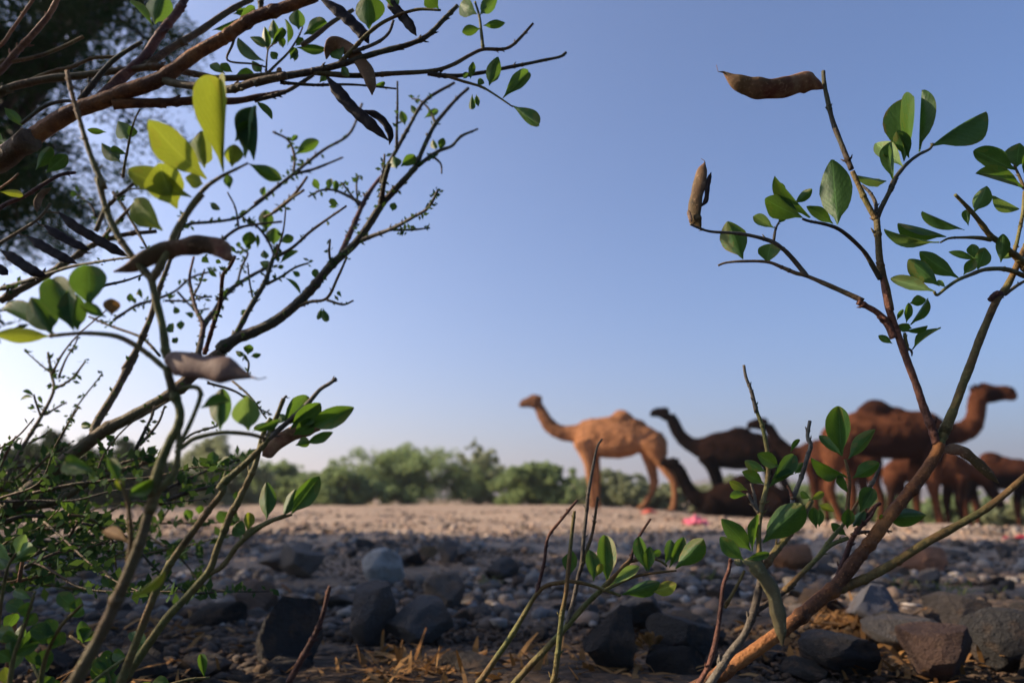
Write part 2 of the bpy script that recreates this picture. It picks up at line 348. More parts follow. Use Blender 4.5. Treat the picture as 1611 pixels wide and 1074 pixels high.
# ------------------------------------------------------------------ shapes of plants
def cat(pts, n):                                    # Catmull-Rom through tuples
    pts = [np.array(p, float) for p in pts]
    if len(pts) == 2: return [pts[0] + (pts[1] - pts[0])*i/n for i in range(n + 1)]
    ext = [2*pts[0] - pts[1]] + pts + [2*pts[-1] - pts[-2]]; out = []
    for i in range(1, len(ext) - 2):
        p0, p1, p2, p3 = ext[i-1:i+3]
        for j in range(n):
            t = j/n
            out.append(0.5*((2*p1) + (p2 - p0)*t + (2*p0 - 5*p1 + 4*p2 - p3)*t*t + (3*p1 - p0 - 3*p2 + p3)*t**3))
    out.append(pts[-1]); return out
def tube_geo(pts, rad, sides=7, flat=None, V=None, Fc=None, cap=True):
    """rings along pts; flat = (normal, factor) squashes the section along a direction"""
    V = [] if V is None else V; Fc = [] if Fc is None else Fc; b0 = len(V)
    n = len(pts); u = None
    for i in range(n):
        tdir = (pts[min(i+1, n-1)] - pts[max(i-1, 0)]).normalized()
        if u is None:
            u = tdir.orthogonal().normalized() if flat is None else (flat[0] - tdir*flat[0].dot(tdir)).normalized()
        else:
            ref = u if flat is None else flat[0]
            u = (ref - tdir*ref.dot(tdir)).normalized()
        w = tdir.cross(u)
        for s in range(sides):
            a = 2*math.pi*s/sides
            V.append(pts[i] + (u*math.cos(a)*(flat[1] if flat else 1) + w*math.sin(a))*rad[i])
    for i in range(n - 1):
        for s in range(sides):
            a = b0 + i*sides + s; b = b0 + i*sides + (s + 1) % sides
            Fc.append((a, b, b + sides, a + sides))
    if cap:
        Fc.append(tuple(b0 + s for s in range(sides))[::-1]); Fc.append(tuple(b0 + (n-1)*sides + s for s in range(sides)))
    return V, Fc
def leaf_mesh(seed, curl, fold, notch):
    r = random.Random(seed); nu, nv = 14, 5; V = []; uv = []
    for i in range(nu):
        u = math.sin(math.pi/2*i/(nu - 1))**0.9
        ub = max(0.0, (u - 0.10)/0.90)
        w = max(0.018, 0.5*max(0, math.sin(math.pi*ub**1.15))**0.66) if u < 1 else 0.06
        wob = 1 + 0.10*mnoise.noise(Vector((u*5, seed*3.3, 0))); bend = 0.05*math.sin(u*3 + seed)*u
        for j in range(nv):
            v = (j/(nv - 1))*2 - 1
            z = fold*abs(v)*w*1.2 + curl*(u*u - 0.2*u) + 0.02*math.sin(u*9 + seed + v*2)*abs(v)
            uu = u - (0.035*notch*(1 - abs(v)) if i == nu - 1 else 0)
            V.append((uu, v*w*(wob + 0.08*v*mnoise.noise(Vector((u*4, seed, 7)))) + bend, z + 0.05*math.sin(u*6 + seed)*v*w)); uv.append((u, (v + 1)/2))
    Fc = [(i*nv + j, i*nv + j + 1, (i+1)*nv + j + 1, (i+1)*nv + j) for i in range(nu-1) for j in range(nv-1)]
    me = mesh('leaf', V, Fc); ul = me.uv_layers.new(name='UVMap')
    for lp in me.loops: ul.data[lp.index].uv = uv[lp.vertex_index]
    me.shade_smooth(); return me
LEAF = {}
def leaf_me(matname, k):
    if (matname, k) not in LEAF:
        me = leaf_mesh(k, [0.1, -0.12, 0.2, 0.02, -0.22, 0.14][k % 6], [0.35, 0.2, 0.55, 0.3, 0.15, 0.45][k % 6], k % 2)
        me.materials.append(M[matname]); LEAF[(matname, k)] = me
    return LEAF[(matname, k)]

class Plant:
    def __init__(s, name, label, catg, y, root_px, group=None, y_slope=0.10, seed=0):
        s.y = y; s.pts = []; s.own = []; s.objs = []; s.near = None; s.r = random.Random(seed); s.slope = y_slope
        b = P(*root_px, y); s.root = empty(name, (b.x, b.y, g(b.x, b.y))); tag(s.root, label, catg, group)
        s.inv = Matrix.Translation(-s.root.location)
    def depth(s, px, py, lim=40):
        best, bd = None, lim*lim
        s.near = None
        for i, (x, y, d) in enumerate(s.pts):
            q = (x - px)**2 + (y - py)**2
            if q < bd: bd, best, s.near = q, d, s.own[i]
        return best
    def branch(s, reg, pts, w, mat, dy=None, w2=None, root=False, nodes=0.6, name='branch', spur=True, y0=None):
        x0, yy0, sc = reg; pp = [(x0 + a/sc, yy0 + b/sc) for a, b in pts]
        w = w/sc; w2 = (w2/sc if w2 is not None else w*0.55)
        if y0 is None: y0 = s.depth(*pp[0]); 
        if y0 is None: y0 = s.y
        L = sum(math.dist(pp[i], pp[i+1]) for i in range(len(pp)-1))
        if dy is None: dy = s.r.uniform(-1, 1)*s.slope*y0*min(1.2, L/260)
        cc = cat(pp, 5 if L < 150 else 8); n = len(cc); cp = []; acc = 0.0; W = []
        for i, c in enumerate(cc):
            if i: acc += math.dist(c, cc[i-1])
            t = min(1, acc/L); d = y0 + dy*t; s.pts.append((c[0], c[1], d)); s.own.append(len(s.objs)); p = P(c[0], c[1], d)
            cp.append(p); W.append((w + (w2 - w)*t)*MPP(p)*0.5)
        if root:                                    # carry the stem on down into the soil
            p0, d0 = cp[0], (cp[0] - cp[min(4, n-1)]).normalized(); d0.z = min(d0.z, -0.35); d0.normalize()
            k = 0; add = []
            p = p0.copy()
            while p.z > g(p.x, p.y) - 0.03 and k < 40: p = p + d0*0.03; d0.z -= 0.05; d0.normalize(); add.append(p.copy()); k += 1
            cp = add[::-1] + cp; W = [W[0]*1.12]*len(add) + W
        for i in range(len(cp)):                    # slightly uneven, with swollen nodes
            W[i] *= 1 + 0.12*mnoise.noise(cp[i]*70) + 0.10*mnoise.noise(cp[i]*190) 
            cp[i] = cp[i] + Vector((mnoise.noise(cp[i]*25 + Vector((3, 0, 0))), 0, mnoise.noise(cp[i]*25)))*W[i]*0.35
        V, Fc = tube_geo(cp, [max(q, 0.00035) for q in W], 8)
        m = max(2, int(L/26*nodes))
        for k in range(m):
            i = s.r.randrange(1, len(cp) - 1) if len(cp) > 2 else 0
            tdir = (cp[min(i+1, len(cp)-1)] - cp[i-1]).normalized()
            side = tdir.cross(Vector((s.r.gauss(0, .4), 1, s.r.gauss(0, .4)))).normalized()*(1 if s.r.random() < .5 else -1)
            ln = max(W[i]*1.0, 0.0012)*s.r.uniform(0.9, 2.0)
            b = cp[i] + side*W[i]*0.3
            tube_geo([cp[i] - tdir*W[i]*1.2, cp[i], cp[i] + tdir*W[i]*1.2], [W[i]*0.9, W[i]*1.22, W[i]*0.9], 7, None, V, Fc)
            if spur: tube_geo([b, b + side*ln*0.6 + tdir*ln*0.3, b + side*ln + tdir*ln*0.9], [W[i]*0.55, W[i]*0.4, W[i]*0.12], 5, None, V, Fc)
        me = mesh(name, [s.inv @ v for v in V], Fc)
        o = link(name, me, s.root, M[mat], True); s.objs.append(o); return o
    def leaf(s, reg, base, tip, w, mat='leaf', k=None, dz=None, flip=False):
        x0, yy0, sc = reg; bx, by = x0 + base[0]/sc, yy0 + base[1]/sc; tx, ty = x0 + tip[0]/sc, yy0 + tip[1]/sc; w = w/sc
        d = s.depth(bx, by, 60) or s.y; par = s.objs[s.near] if s.near is not None else s.root
        pb = P(bx, by, d); mp = MPP(pb); Lp = math.dist((bx, by), (tx, ty))
        if dz is None: dz = s.r.uniform(-0.45, 0.45)
        pt = P(tx, ty, d + dz*Lp*mp); ax = pt - pb; L = ax.length; ax.normalize()
        view = (CAM - pb).normalized(); nrm = (view - ax*view.dot(ax)).normalized()
        wv = w*mp; wr = max(wv, 0.31*L)
        tilt = math.acos(max(0.22, min(1, wv/wr))) if wr > 0 else 0
        tilt = max(tilt, s.r.uniform(0.05, 0.3))*(1 if s.r.random() < 0.65 else -1)
        if s.r.random() < 0.5 or flip: nrm = -nrm
        nrm = Matrix.Rotation(tilt, 3, ax) @ nrm; lat = nrm.cross(ax).normalized()
        o = link('leaf', leaf_me(mat, k if k is not None else s.r.randrange(12)), par)
        wk = min(wr/math.cos(min(abs(tilt), 1.2)) if wv >= 0.31*L else wr, 0.95*L)
        m = Matrix((ax*L, lat*wk, nrm*L)).transposed().to_4x4(); m.translation = pb - s.root.location
        o.matrix_local = m; return o
    def leaves(s, reg, lst, mat='leaf'):
        for q in lst: s.leaf(reg, q[0], q[1], q[2], q[3] if len(q) > 3 else mat)
    def pod(s, reg, pts, w, mat, name='pod', tail=None, flat=0.4, bumps=5, dy=0.0):
        x0, yy0, sc = reg; pp = [(x0 + a/sc, yy0 + b/sc) for a, b in pts]; w = w/sc
        d = s.depth(*pp[0], 60) or s.y; par = s.objs[s.near] if s.near is not None else s.root
        cc = cat(pp, 9); n = len(cc); cp, W = [], []
        for i, c in enumerate(cc):
            t = i/(n - 1); p = P(c[0], c[1], d + dy*t); cp.append(p)
            prof = min(1, (t/0.22 + 0.10))*min(1, ((1 - t)/0.25)**0.8 + 0.04)
            W.append(max(0.12, prof)*w*0.5*MPP(p)*(1 + 0.07*math.sin(t*bumps*6.28) + 0.10*mnoise.noise(p*90)))
        view = (CAM - cp[0]).normalized()
        nrm = (view + Vector((s.r.uniform(-.4, .4), 0, s.r.uniform(-.4, .4)))).normalized()
        V, Fc = tube_geo(cp, W, 10, (nrm, flat))
        if tail:
            tp = [P(x0 + a/sc, yy0 + b/sc, d + dy) for a, b in [pts[-1]] + tail]
            tube_geo(tp, [W[-1]*0.8] + [0.0003]*(len(tp)-1), 5, None, V, Fc)
        return link(name, mesh(name, [s.inv @ v for v in V], Fc), par, M[mat], True)

Z1 = (0, 0, 3.58); Z3 = (0, 280, 3.58); Z4 = (0, 560, 3.58); Z5 = (0, 774, 3.58); Z2 = (400, 0, 3.222); Z7 = (350, 240, 3.58)
C4 = (180, 150, 4.297); C5 = (300, 300, 4.13); C6 = (0, 150, 4.296); C7 = (300, 0, 4.475); C8 = (380, 580, 3.661)
A1 = (780, 580, 3.58); A2 = (1161, 560, 3.58); A3 = (1060, 80, 5.37); A4 = (1060, 240, 4.59); A5 = (1311, 100, 5.37); A6 = (1311, 290, 5.37)
AM = (800, 774, 3.58); AB = (1161, 774, 3.58); X2 = (1361, 420, 3.58); X3 = (1110, 620, 3.58); FULL = (0, 0, 1.0)
M['wood_dark'] = mat_bark('acacia_wood', (0.02, 0.017, 0.013), (0.04, 0.032, 0.024), (0.02, 0.015, 0.012), 14)
# ------------------------------------------------------------------ trees and bushes
def leaf_cloud(centres, radii, n_each, size, rr, thin=0.45):
    """many small leaf quads spread through clumps; returns vertices, faces, tints"""
    cs, rd = np.array(centres), np.array(radii)
    cnt = np.maximum(4, (n_each*(rd/rd.mean())**2).astype(int)); ii = np.repeat(np.arange(len(cs)), cnt); n = len(ii)
    d = rr.normal(size=(n, 3)); d /= np.linalg.norm(d, axis=1)[:, None]
    p = cs[ii] + d*(rd[ii]*rr.random(n)**0.45)[:, None]*np.array([1, 1, 0.75])
    a = rr.normal(size=(n, 3)); a[:, 2] *= 0.6; a /= np.linalg.norm(a, axis=1)[:, None]
    b_ = np.cross(a, rr.normal(size=(n, 3))); b_ /= np.linalg.norm(b_, axis=1)[:, None]
    s = (size*rr.uniform(.6, 1.4, n))[:, None]
    V = np.stack([p - a*s*.5, p + b_*s*thin*.5, p + a*s*.5, p - b_*s*thin*.5], 1).reshape(-1, 3)
    Fx = np.arange(n*4).reshape(-1, 4); tint = np.repeat(np.clip(rr.random(len(cs))[ii]*.6 + rr.random(n)*.4, 0, 1), 4)
    return V, Fx, tint
def leafy(name, V, Fx, tint, mat, root):
    me = np_mesh(name, V - np.array(root.location), Fx); me.attributes.new('tint', 'FLOAT', 'POINT')
    a = me.attributes['tint']; a.data.foreach_set('value', tint.astype(np.float32)); return link(name, me, root, mat)
def bush(name, label, px, yd, wpx, hpx, mat, seed, n=34, arch=True, dense=650, group='bushes along the far side of the clearing', lsz=0.11):
    rr = np.random.default_rng(seed); r = random.Random(seed)
    b0 = P(px, HOR, yd); k = MPP(b0); W, H = wpx*k/2, hpx*k
    base = Vector((b0.x, yd, g(b0.x, yd) - 0.03)); root = empty(name, base); tag(root, label, 'bush', group)
    V, Fc, cs, rd = [], [], [], []
    for i in range(n):
        a = r.uniform(0, 6.28); u = r.random()**0.6; top = H*(1 - 0.55*u*u)*r.uniform(.7, 1.05)
        ex, ey = math.cos(a)*W*u, math.sin(a)*W*.7*u
        p0 = Vector((r.gauss(0, .08), r.gauss(0, .08), 0)) + base*1
        p1 = base + Vector((ex*.35, ey*.35, top*.7)); p2 = base + Vector((ex*.75, ey*.75, top)); p3 = base + Vector((ex*1.2, ey*1.2, top*(.86 if arch else 1.15)))
        cc = [Vector(q) for q in cat([p0, p1, p2, p3], 4)]
        tube_geo(cc, [0.028*(1 - .8*j/(len(cc)-1)) for j in range(len(cc))], 5, None, V, Fc)
        for j in range(3, len(cc)):
            cs.append(tuple(cc[j] + Vector((r.gauss(0, .12), r.gauss(0, .12), r.gauss(0, .07)))*W*.5)); rd.append(r.uniform(.05, .12)*min(W, H*1.3))
        for j in range(2):                                   # skirts of leaf down to the ground
            q = base + Vector((ex*r.uniform(.6, 1.05), ey*r.uniform(.6, 1.05), H*r.uniform(.06, .4))); cs.append(tuple(q)); rd.append(r.uniform(.09, .18)*min(W, H*1.3))
    link('stem', mesh('stem', [v - base for v in V], Fc), root, M['wood'], True)
    leafy('foliage', *leaf_cloud(cs, rd, dense*n/len(cs)*1.1, lsz, rr), M[mat], root); return root
bush('thorn_bush', 'broad arching green bush, tallest of the row behind the pale clearing', 638, 27, 300, 92, 'bush', 1, 46)
bush('thorn_bush', 'low bright green bush at the foot of the tallest arching one', 520, 25, 190, 60, 'bush', 2, 30)
bush('thorn_bush', 'low green bush behind the withered sprig leaf', 430, 26, 190, 62, 'bush', 3, 30)
bush('thorn_bush', 'airy olive bush with bare twigs beside the tallest green one', 750, 27, 130, 84, 'bush2', 4, 26, False, 420)
bush('thorn_bush', 'rounded green bush behind the tan camel front legs', 850, 24, 160, 68, 'bush', 5, 30)
bush('thorn_bush', 'olive green bush between the tan camel legs', 955, 26, 170, 56, 'bush2', 6, 30)
bush('thorn_bush', 'low olive bush behind the tan camel hind legs', 1050, 25, 130, 40, 'bush2', 7, 22)
bush('thorn_bush', 'grey-green bush behind the two dark camels', 1150, 27, 180, 56, 'bush2', 8, 26)
bush('thorn_bush', 'green bush seen past the brown camel legs', 1270, 25, 190, 50, 'bush', 9, 28)
bush('thorn_bush', 'green bush under the red-brown camel belly', 1400, 24, 190, 48, 'bush', 10, 28)
bush('thorn_bush', 'green bush behind the calf', 1520, 22, 200, 50, 'bush', 12, 28)
bush('thorn_bush', 'yellowish low bush beyond the dark-bellied camel', 1605, 17, 150, 46, 'bush2', 11, 24, False)
bush('thorn_bush', 'dull green bush behind the slender sprig stems', 330, 22, 200, 105, 'bush2', 13, 34)
bush('thorn_bush', 'dark bush behind the thick leaning branch', 200, 19, 200, 95, 'bush3', 14, 34)
bush('thorn_bush', 'dark tall bush behind the thinnest bare twigs', 60, 16, 230, 125, 'bush3', 15, 38)
bush('thorn_bush', 'dark sprawling bush beside the tall dark one, away from the clearing', -110, 15, 220, 140, 'bush3', 16, 34)

def acacia(label, base, H, crown, seed, mat='acacia', lsz=0.045, dens=300, group=None):
    rr = np.random.default_rng(seed); r = random.Random(seed); base = Vector(base); base.z = g(base.x, base.y) - .05
    root = empty('acacia_tree', base); tag(root, label, 'tree', group)
    V, Fc, cs, rd = [], [], [], []
    fork = base + Vector((r.uniform(-.1, .1), 0, H*.32))
    tr = [Vector(q) for q in cat([base, base + Vector((.05, .02, H*.15)), fork], 5)]
    tube_geo(tr, [0.11*(1 - .35*i/(len(tr)-1)) for i in range(len(tr))], 9, None, V, Fc)
    link('trunk', mesh('trunk', [v - base for v in V], Fc), root, M['wood'], True)
    V, Fc = [], []
    for i in range(13):
        a = 6.28*i/13 + r.uniform(-.3, .3); u = r.uniform(.35, 1); zt = H*r.uniform(.5, 1.0)
        e = base + Vector((math.cos(a)*crown*u, math.sin(a)*crown*u, zt)); m_ = fork.lerp(e, .5) + Vector((0, 0, H*.06))
        cc = [Vector(q) for q in cat([fork, m_, e], 5)]; tube_geo(cc, [0.055*(1 - .85*j/(len(cc)-1)) for j in range(len(cc))], 6, None, V, Fc)
        for k in range(9):
            s0 = cc[r.randrange(4, len(cc))]; tip = s0 + Vector((r.gauss(0, .4), r.gauss(0, .4), r.gauss(-.05, .22)))*crown*.55
            tube_geo([s0, s0.lerp(tip, .5) + Vector((0, 0, .05)), tip], [0.014, 0.009, 0.004], 5, None, V, Fc)
            for f in (.45, .75, 1.0):
                q = s0.lerp(tip, f); cs.append(tuple(q)); rd.append(r.uniform(.09, .17)*crown)
    link('limbs', mesh('limbs', [v - base for v in V], Fc), root, M['wood_dark'], True)
    leafy('crown', *leaf_cloud(cs, rd, dens*13*9*3/len(cs)/4.0, lsz, rr, .35), M[mat], root); return root
acacia('dark feathery acacia tree filling the sky behind the overhanging shrub', (-3.2, 3.5, 0), 4.0, 1.5, 3, dens=1250, lsz=.035)
SH = 'shade trees beside the clearing'
acacia('leafy acacia tree shading the gravel, nearest neighbour of the dark feathery one', (-6.8, 4.0, 0), 5.0, 1.6, 4, dens=480, group=SH)
acacia('leafy acacia tree shading the gravel, farthest along from the camels', (-5.0, 2.15, 0), 3.7, 0.75, 5, dens=420, group=SH)
acacia('added unseen acacia tree dimming the leafy shrubs, behind where the gravel begins', (-0.7, -1.7, 0), 2.9, 1.5, 6, dens=2300, group=SH)  # out-of-view tree added behind the camera to cut sky light
acacia('added unseen acacia tree beside the other dimming one, behind the orange branch', (1.9, -1.5, 0), 3.0, 1.6, 7, dens=2300, group=SH)  # second out-of-view tree added to dim the near ground
def added_shade_bush(x, y, W, H, label, seed):  # out-of-view bushes added to keep sun off the near ground
    rr = np.random.default_rng(seed); r = random.Random(seed); base = Vector((x, y, g(x, y) - .02)); root = empty('added_shade_bush', base); tag(root, label, 'bush')
    V, Fc, cs, rd = [], [], [], []
    for i in range(26):
        a = r.uniform(0, 6.28); u = r.random()**.5; tip = base + Vector((math.cos(a)*W*u, math.sin(a)*W*u, H*r.uniform(.45, 1)))
        cc = [Vector(q) for q in cat([base, base.lerp(tip, .5) + Vector((0, 0, H*.15)), tip], 4)]; tube_geo(cc, [.006*(1 - .7*j/8) for j in range(9)], 5, None, V, Fc)
        for j in range(2, 9): cs.append(tuple(cc[j])); rd.append(.07)
    link('stem', mesh('stem', [v - base for v in V], Fc), root, M['wood'], True)
    leafy('foliage', *leaf_cloud(cs, rd, 26, .032, rr, .5), M['bush3'], root)
added_shade_bush(-1.62, 1.35, .5, .95, 'added dense low bush shading the ground at the foot of the overhanging shrub', 21)
added_shade_bush(-2.35, 1.9, .6, 1.1, 'added dense low bush shading the ground behind the twiggy shrub stem', 22)
added_shade_bush(-1.5, .66, .3, .8, 'small added low bush shading the corner beside the slender sprig stems', 23)
# ------------------------------------------------------------------ camels
def mat_camel(name, c0, c1, dark):
    t = NT(name); a = t.n('ShaderNodeAttribute', attribute_name='coat'); n = t.noise(9, 6, 0.6); n2 = t.noise(2.2, 4)
    mp = t.n('ShaderNodeMapping'); mp.inputs['Scale'].default_value = (18, 18, 5); t.l(t.n('ShaderNodeTexCoord').outputs['Object'], mp.inputs[0])
    n3 = t.noise(4, 4, 0.6, mp.outputs[0])
    c = t.mix(t.ramp(n, [(0.3, (0, 0, 0)), (0.7, (1, 1, 1))]), c0, c1)
    c = t.mix(t.math('MULTIPLY', t.ramp(n2, [(0.45, (0, 0, 0)), (0.62, (1, 1, 1))]), 0.55), c, tuple(q*1.4 for q in c1))
    c = t.mix(t.math('MULTIPLY', t.ramp(t.noise(3.4, 5, 0.6), [(0.5, (0, 0, 0)), (0.66, (1, 1, 1))]), 0.5), c, tuple(q*0.4 for q in c0))
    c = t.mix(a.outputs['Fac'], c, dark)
    return t.done(t.bsdf(c, 0.95, 0.03, t.math('ADD', n3, n), 0.05, 0.9))
t = NT('camel_eye'); M['eye'] = t.done(t.bsdf((0.01, 0.008, 0.006), 0.15, 0.5))
def camel(reg, yd, foot, spec, mat, label, face, coat=None, ax=0, zdrop=0.0, k=1.0):
    """spec in enlarged-photo pixels; face=-1 looks to the picture's left"""
    x0, yy0, sc = reg; cx = spec['cx']; bp = P(x0 + cx/sc + ax, HOR, yd); kk = MPP(P(x0 + cx/sc, 700, yd))/sc*k
    gz = g(bp.x, yd)
    def L(px, py, ly=0): return Vector(((px - cx)*kk, ly*kk, (foot - py)*kk))
    V, Fc = [], []
    def loft(secs, pw=2.3):
        b0 = len(V); n = 16
        for (x, t_, bt, hw) in secs:
            zc, hz = (t_ + bt)/2, abs(bt - t_)/2
            for i in range(n):
                a = 2*math.pi*i/n; ca, sa = math.cos(a), math.sin(a)
                V.append(L(x, zc - math.copysign(abs(sa)**(2/pw), sa)*hz, math.copysign(abs(ca)**(2/pw), ca)*hw*(1 - 0.18*max(0, sa))))
        for j in range(len(secs) - 1):
            for i in range(n):
                a, c2 = b0 + j*n + i, b0 + j*n + (i+1) % n; Fc.append((a, c2, c2 + n, a + n))
        Fc.append(tuple(b0 + i for i in range(n))); Fc.append(tuple(b0 + (len(secs)-1)*n + i for i in range(n)))
    def limb(pts, ly, flat=0.85, n=5):
        cc = cat([(a, b_, c_, (d[0] if d else ly)) for a, b_, c_, *d in pts], n)
        tube_geo([L(q[0], q[1], q[3]) for q in cc], [max(q[2]*kk*1.06 + 0.006, 0.012) for q in cc], 12, (Vector((0, 1, 0)), flat), V, Fc)
    def blob(px, py, rx, rz, ry, ly=0):
        bm = bmesh.new(); bmesh.ops.create_icosphere(bm, subdivisions=3, radius=1); b0 = len(V)
        for v in bm.verts: V.append(L(px + v.co.x*rx, py - v.co.z*rz, ly + v.co.y*ry))
        bm.verts.index_update()
        for f in bm.faces: Fc.append(tuple(b0 + v.index for v in f.verts))
        bm.free()
    loft(spec['body'])
    for hb in spec['hump']: blob(*hb)
    limb(spec['neck'], 0, 0.72)
    limb([(a_, b_, c_*1.2) for a_, b_, c_ in spec['head']], 0, 0.74)
    hx, hy, hr = spec['head'][0]
    for sgn in (-1, 1): blob(hx + face*hr*0.35, hy - hr*0.25, hr*0.5, hr*0.42, hr*0.3, sgn*hr*0.55)
    nx_, ny_, nr_ = spec['head'][-2]; blob(nx_ + face*nr_*.3, ny_ + nr_*.35, nr_*1.0, nr_*.95, nr_*.8); blob(nx_ - face*nr_*.9, ny_ + nr_*.75, nr_*1.2, nr_*.6, nr_*.6)
    ex, ey = spec['ear']
    for sgn in (-1, 1): limb([(ex, ey + hr*0.9, hr*.3), (ex - face*hr*0.05, ey + hr*0.35, hr*.34), (ex - face*hr*0.25, ey - hr*0.35, hr*.12)], sgn*hr*0.5, 0.6, 3)
    for pts, ly in spec['legs']:
        limb(pts, ly)
        fx, fy, fr = pts[-1][:3]; blob(fx + face*fr*0.35, fy - fr*0.1, fr*1.25, fr*0.55, fr*0.95, ly)
    if 'tail' in spec: limb(spec['tail'], 0, 0.6)
    me = mesh('body', V, Fc); tmp = bpy.data.objects.new('tmp', me); col.objects.link(tmp)
    rm = tmp.modifiers.new('r', 'REMESH'); rm.mode = 'VOXEL'; rm.voxel_size = 0.024
    sm = tmp.modifiers.new('s', 'SMOOTH'); sm.factor = 0.6; sm.iterations = 6
    dg = bpy.context.evaluated_depsgraph_get(); body = bpy.data.meshes.new_from_object(tmp.evaluated_get(dg)); bpy.data.objects.remove(tmp)
    body.name = 'body'; n = len(body.vertices); co = np.zeros(n*3, np.float32); body.vertices.foreach_get('co', co); co = co.reshape(-1, 3)
    nr = np.zeros(n*3, np.float32); body.vertices.foreach_get('normal', nr); nr = nr.reshape(-1, 3)
    dsp = np.array([0.030*mnoise.noise(Vector(p_)*3.1) + 0.014*mnoise.noise(Vector(p_)*8) + 0.008*mnoise.noise(Vector((p_[0]*26, p_[1]*26, p_[2]*9))) for p_ in co], np.float32)
    thick = np.clip((co[:, 2] - 0.9)/0.5, 0.12, 1) if spec['legs'][0][0][-1][1] > spec['body'][3][2] + 60 else 0.8
    co += nr*(dsp*thick)[:, None]; body.vertices.foreach_set('co', co.ravel()); body.update()
    X = co[:, 0]/kk + cx; Y = foot - co[:, 2]/kk
    c_ = np.zeros(n, np.float32) if coat is None else np.clip(coat(X, Y), 0, 1).astype(np.float32)
    at = body.attributes.new('coat', 'FLOAT', 'POINT'); at.data.foreach_set('value', c_)
    root = empty('camel', (bp.x, yd, gz + zdrop - 0.015)); tag(root, label, 'camel', 'camels resting on the clearing')
    bo = link('body', body, root, mat, True); root.rotation_euler.z = R(-15 if face < 0 else -8); root.scale.x = 1.03 if face < 0 else 1.0
    for sgn in (-1, 1):
        bm = bmesh.new(); bmesh.ops.create_icosphere(bm, subdivisions=2, radius=hr*0.17*kk)
        bm.transform(Matrix.Translation(L(hx + face*hr*0.45, hy - hr*0.22, sgn*hr*0.80))); e = bpy.data.meshes.new('eye'); bm.to_mesh(e); bm.free(); link('eye', e, bo, M['eye'], True)
    return root
ell = lambda X, Y, cx, cy, rx, ry: np.clip(1.6 - 1.6*(((X - cx)/rx)**2 + ((Y - cy)/ry)**2), 0, 1)

C_TAN = mat_camel('camel_tan', (0.25, 0.105, 0.047), (0.37, 0.17, 0.078), (0.075, 0.038, 0.025))
C_DARK = mat_camel('camel_dark', (0.009, 0.005, 0.004), (0.020, 0.009, 0.006), (0.004, 0.003, 0.003))
C_RED = mat_camel('camel_red_brown', (0.075, 0.027, 0.013), (0.14, 0.052, 0.024), (0.016, 0.008, 0.007))
C_MID = mat_camel('camel_brown', (0.05, 0.018, 0.010), (0.09, 0.033, 0.017), (0.010, 0.006, 0.005))
C_CALF = mat_camel('camel_calf', (0.075, 0.026, 0.013), (0.12, 0.045, 0.021), (0.02, 0.011, 0.009))

spec1 = dict(cx=690, body=[(432, 365, 425, 22), (452, 335, 450, 46), (480, 302, 478, 64), (530, 289, 502, 78), (600, 292, 517, 88), (680, 298, 521, 92), (750, 318, 508, 88), (805, 334, 486, 78), (850, 345, 462, 66), (890, 366, 440, 50), (915, 392, 425, 26)],
  hump=[(698, 306, 66, 62, 46), (635, 312, 90, 32, 46), (755, 330, 80, 34, 44)], neck=[(500, 385, 62), (450, 378, 54), (410, 375, 48), (365, 368, 42), (315, 342, 38), (270, 292, 34), (242, 235, 30), (224, 190, 26)],
  head=[(224, 183, 31), (200, 180, 32), (176, 182, 25), (155, 186, 21), (138, 189, 20), (126, 194, 13)], ear=(238, 158),
  legs=[([(490, 420, 54), (508, 490, 40), (520, 555, 27), (526, 615, 25), (530, 680, 16), (535, 745, 15), (540, 785, 19)], -42), ([(500, 420, 50), (528, 490, 38), (540, 555, 26), (546, 615, 24), (546, 680, 16), (546, 745, 15), (550, 785, 19)], 42),
        ([(850, 415, 66), (880, 480, 54), (905, 540, 33), (940, 605, 23), (965, 645, 23), (967, 700, 15), (960, 760, 14), (953, 797, 18)], -45), ([(845, 415, 62), (838, 490, 46), (845, 560, 29), (854, 620, 23), (857, 655, 22), (838, 715, 15), (805, 765, 14), (780, 792, 18)], 45)],
  tail=[(900, 380, 14), (922, 420, 10), (930, 465, 9), (926, 500, 12), (920, 520, 5)])
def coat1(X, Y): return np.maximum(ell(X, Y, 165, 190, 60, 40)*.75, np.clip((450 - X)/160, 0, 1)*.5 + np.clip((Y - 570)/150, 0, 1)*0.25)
camel(A1, 15.4, 800, spec1, C_TAN, 'light tan camel standing in full view, facing away from the herd', -1, coat1, ax=7)
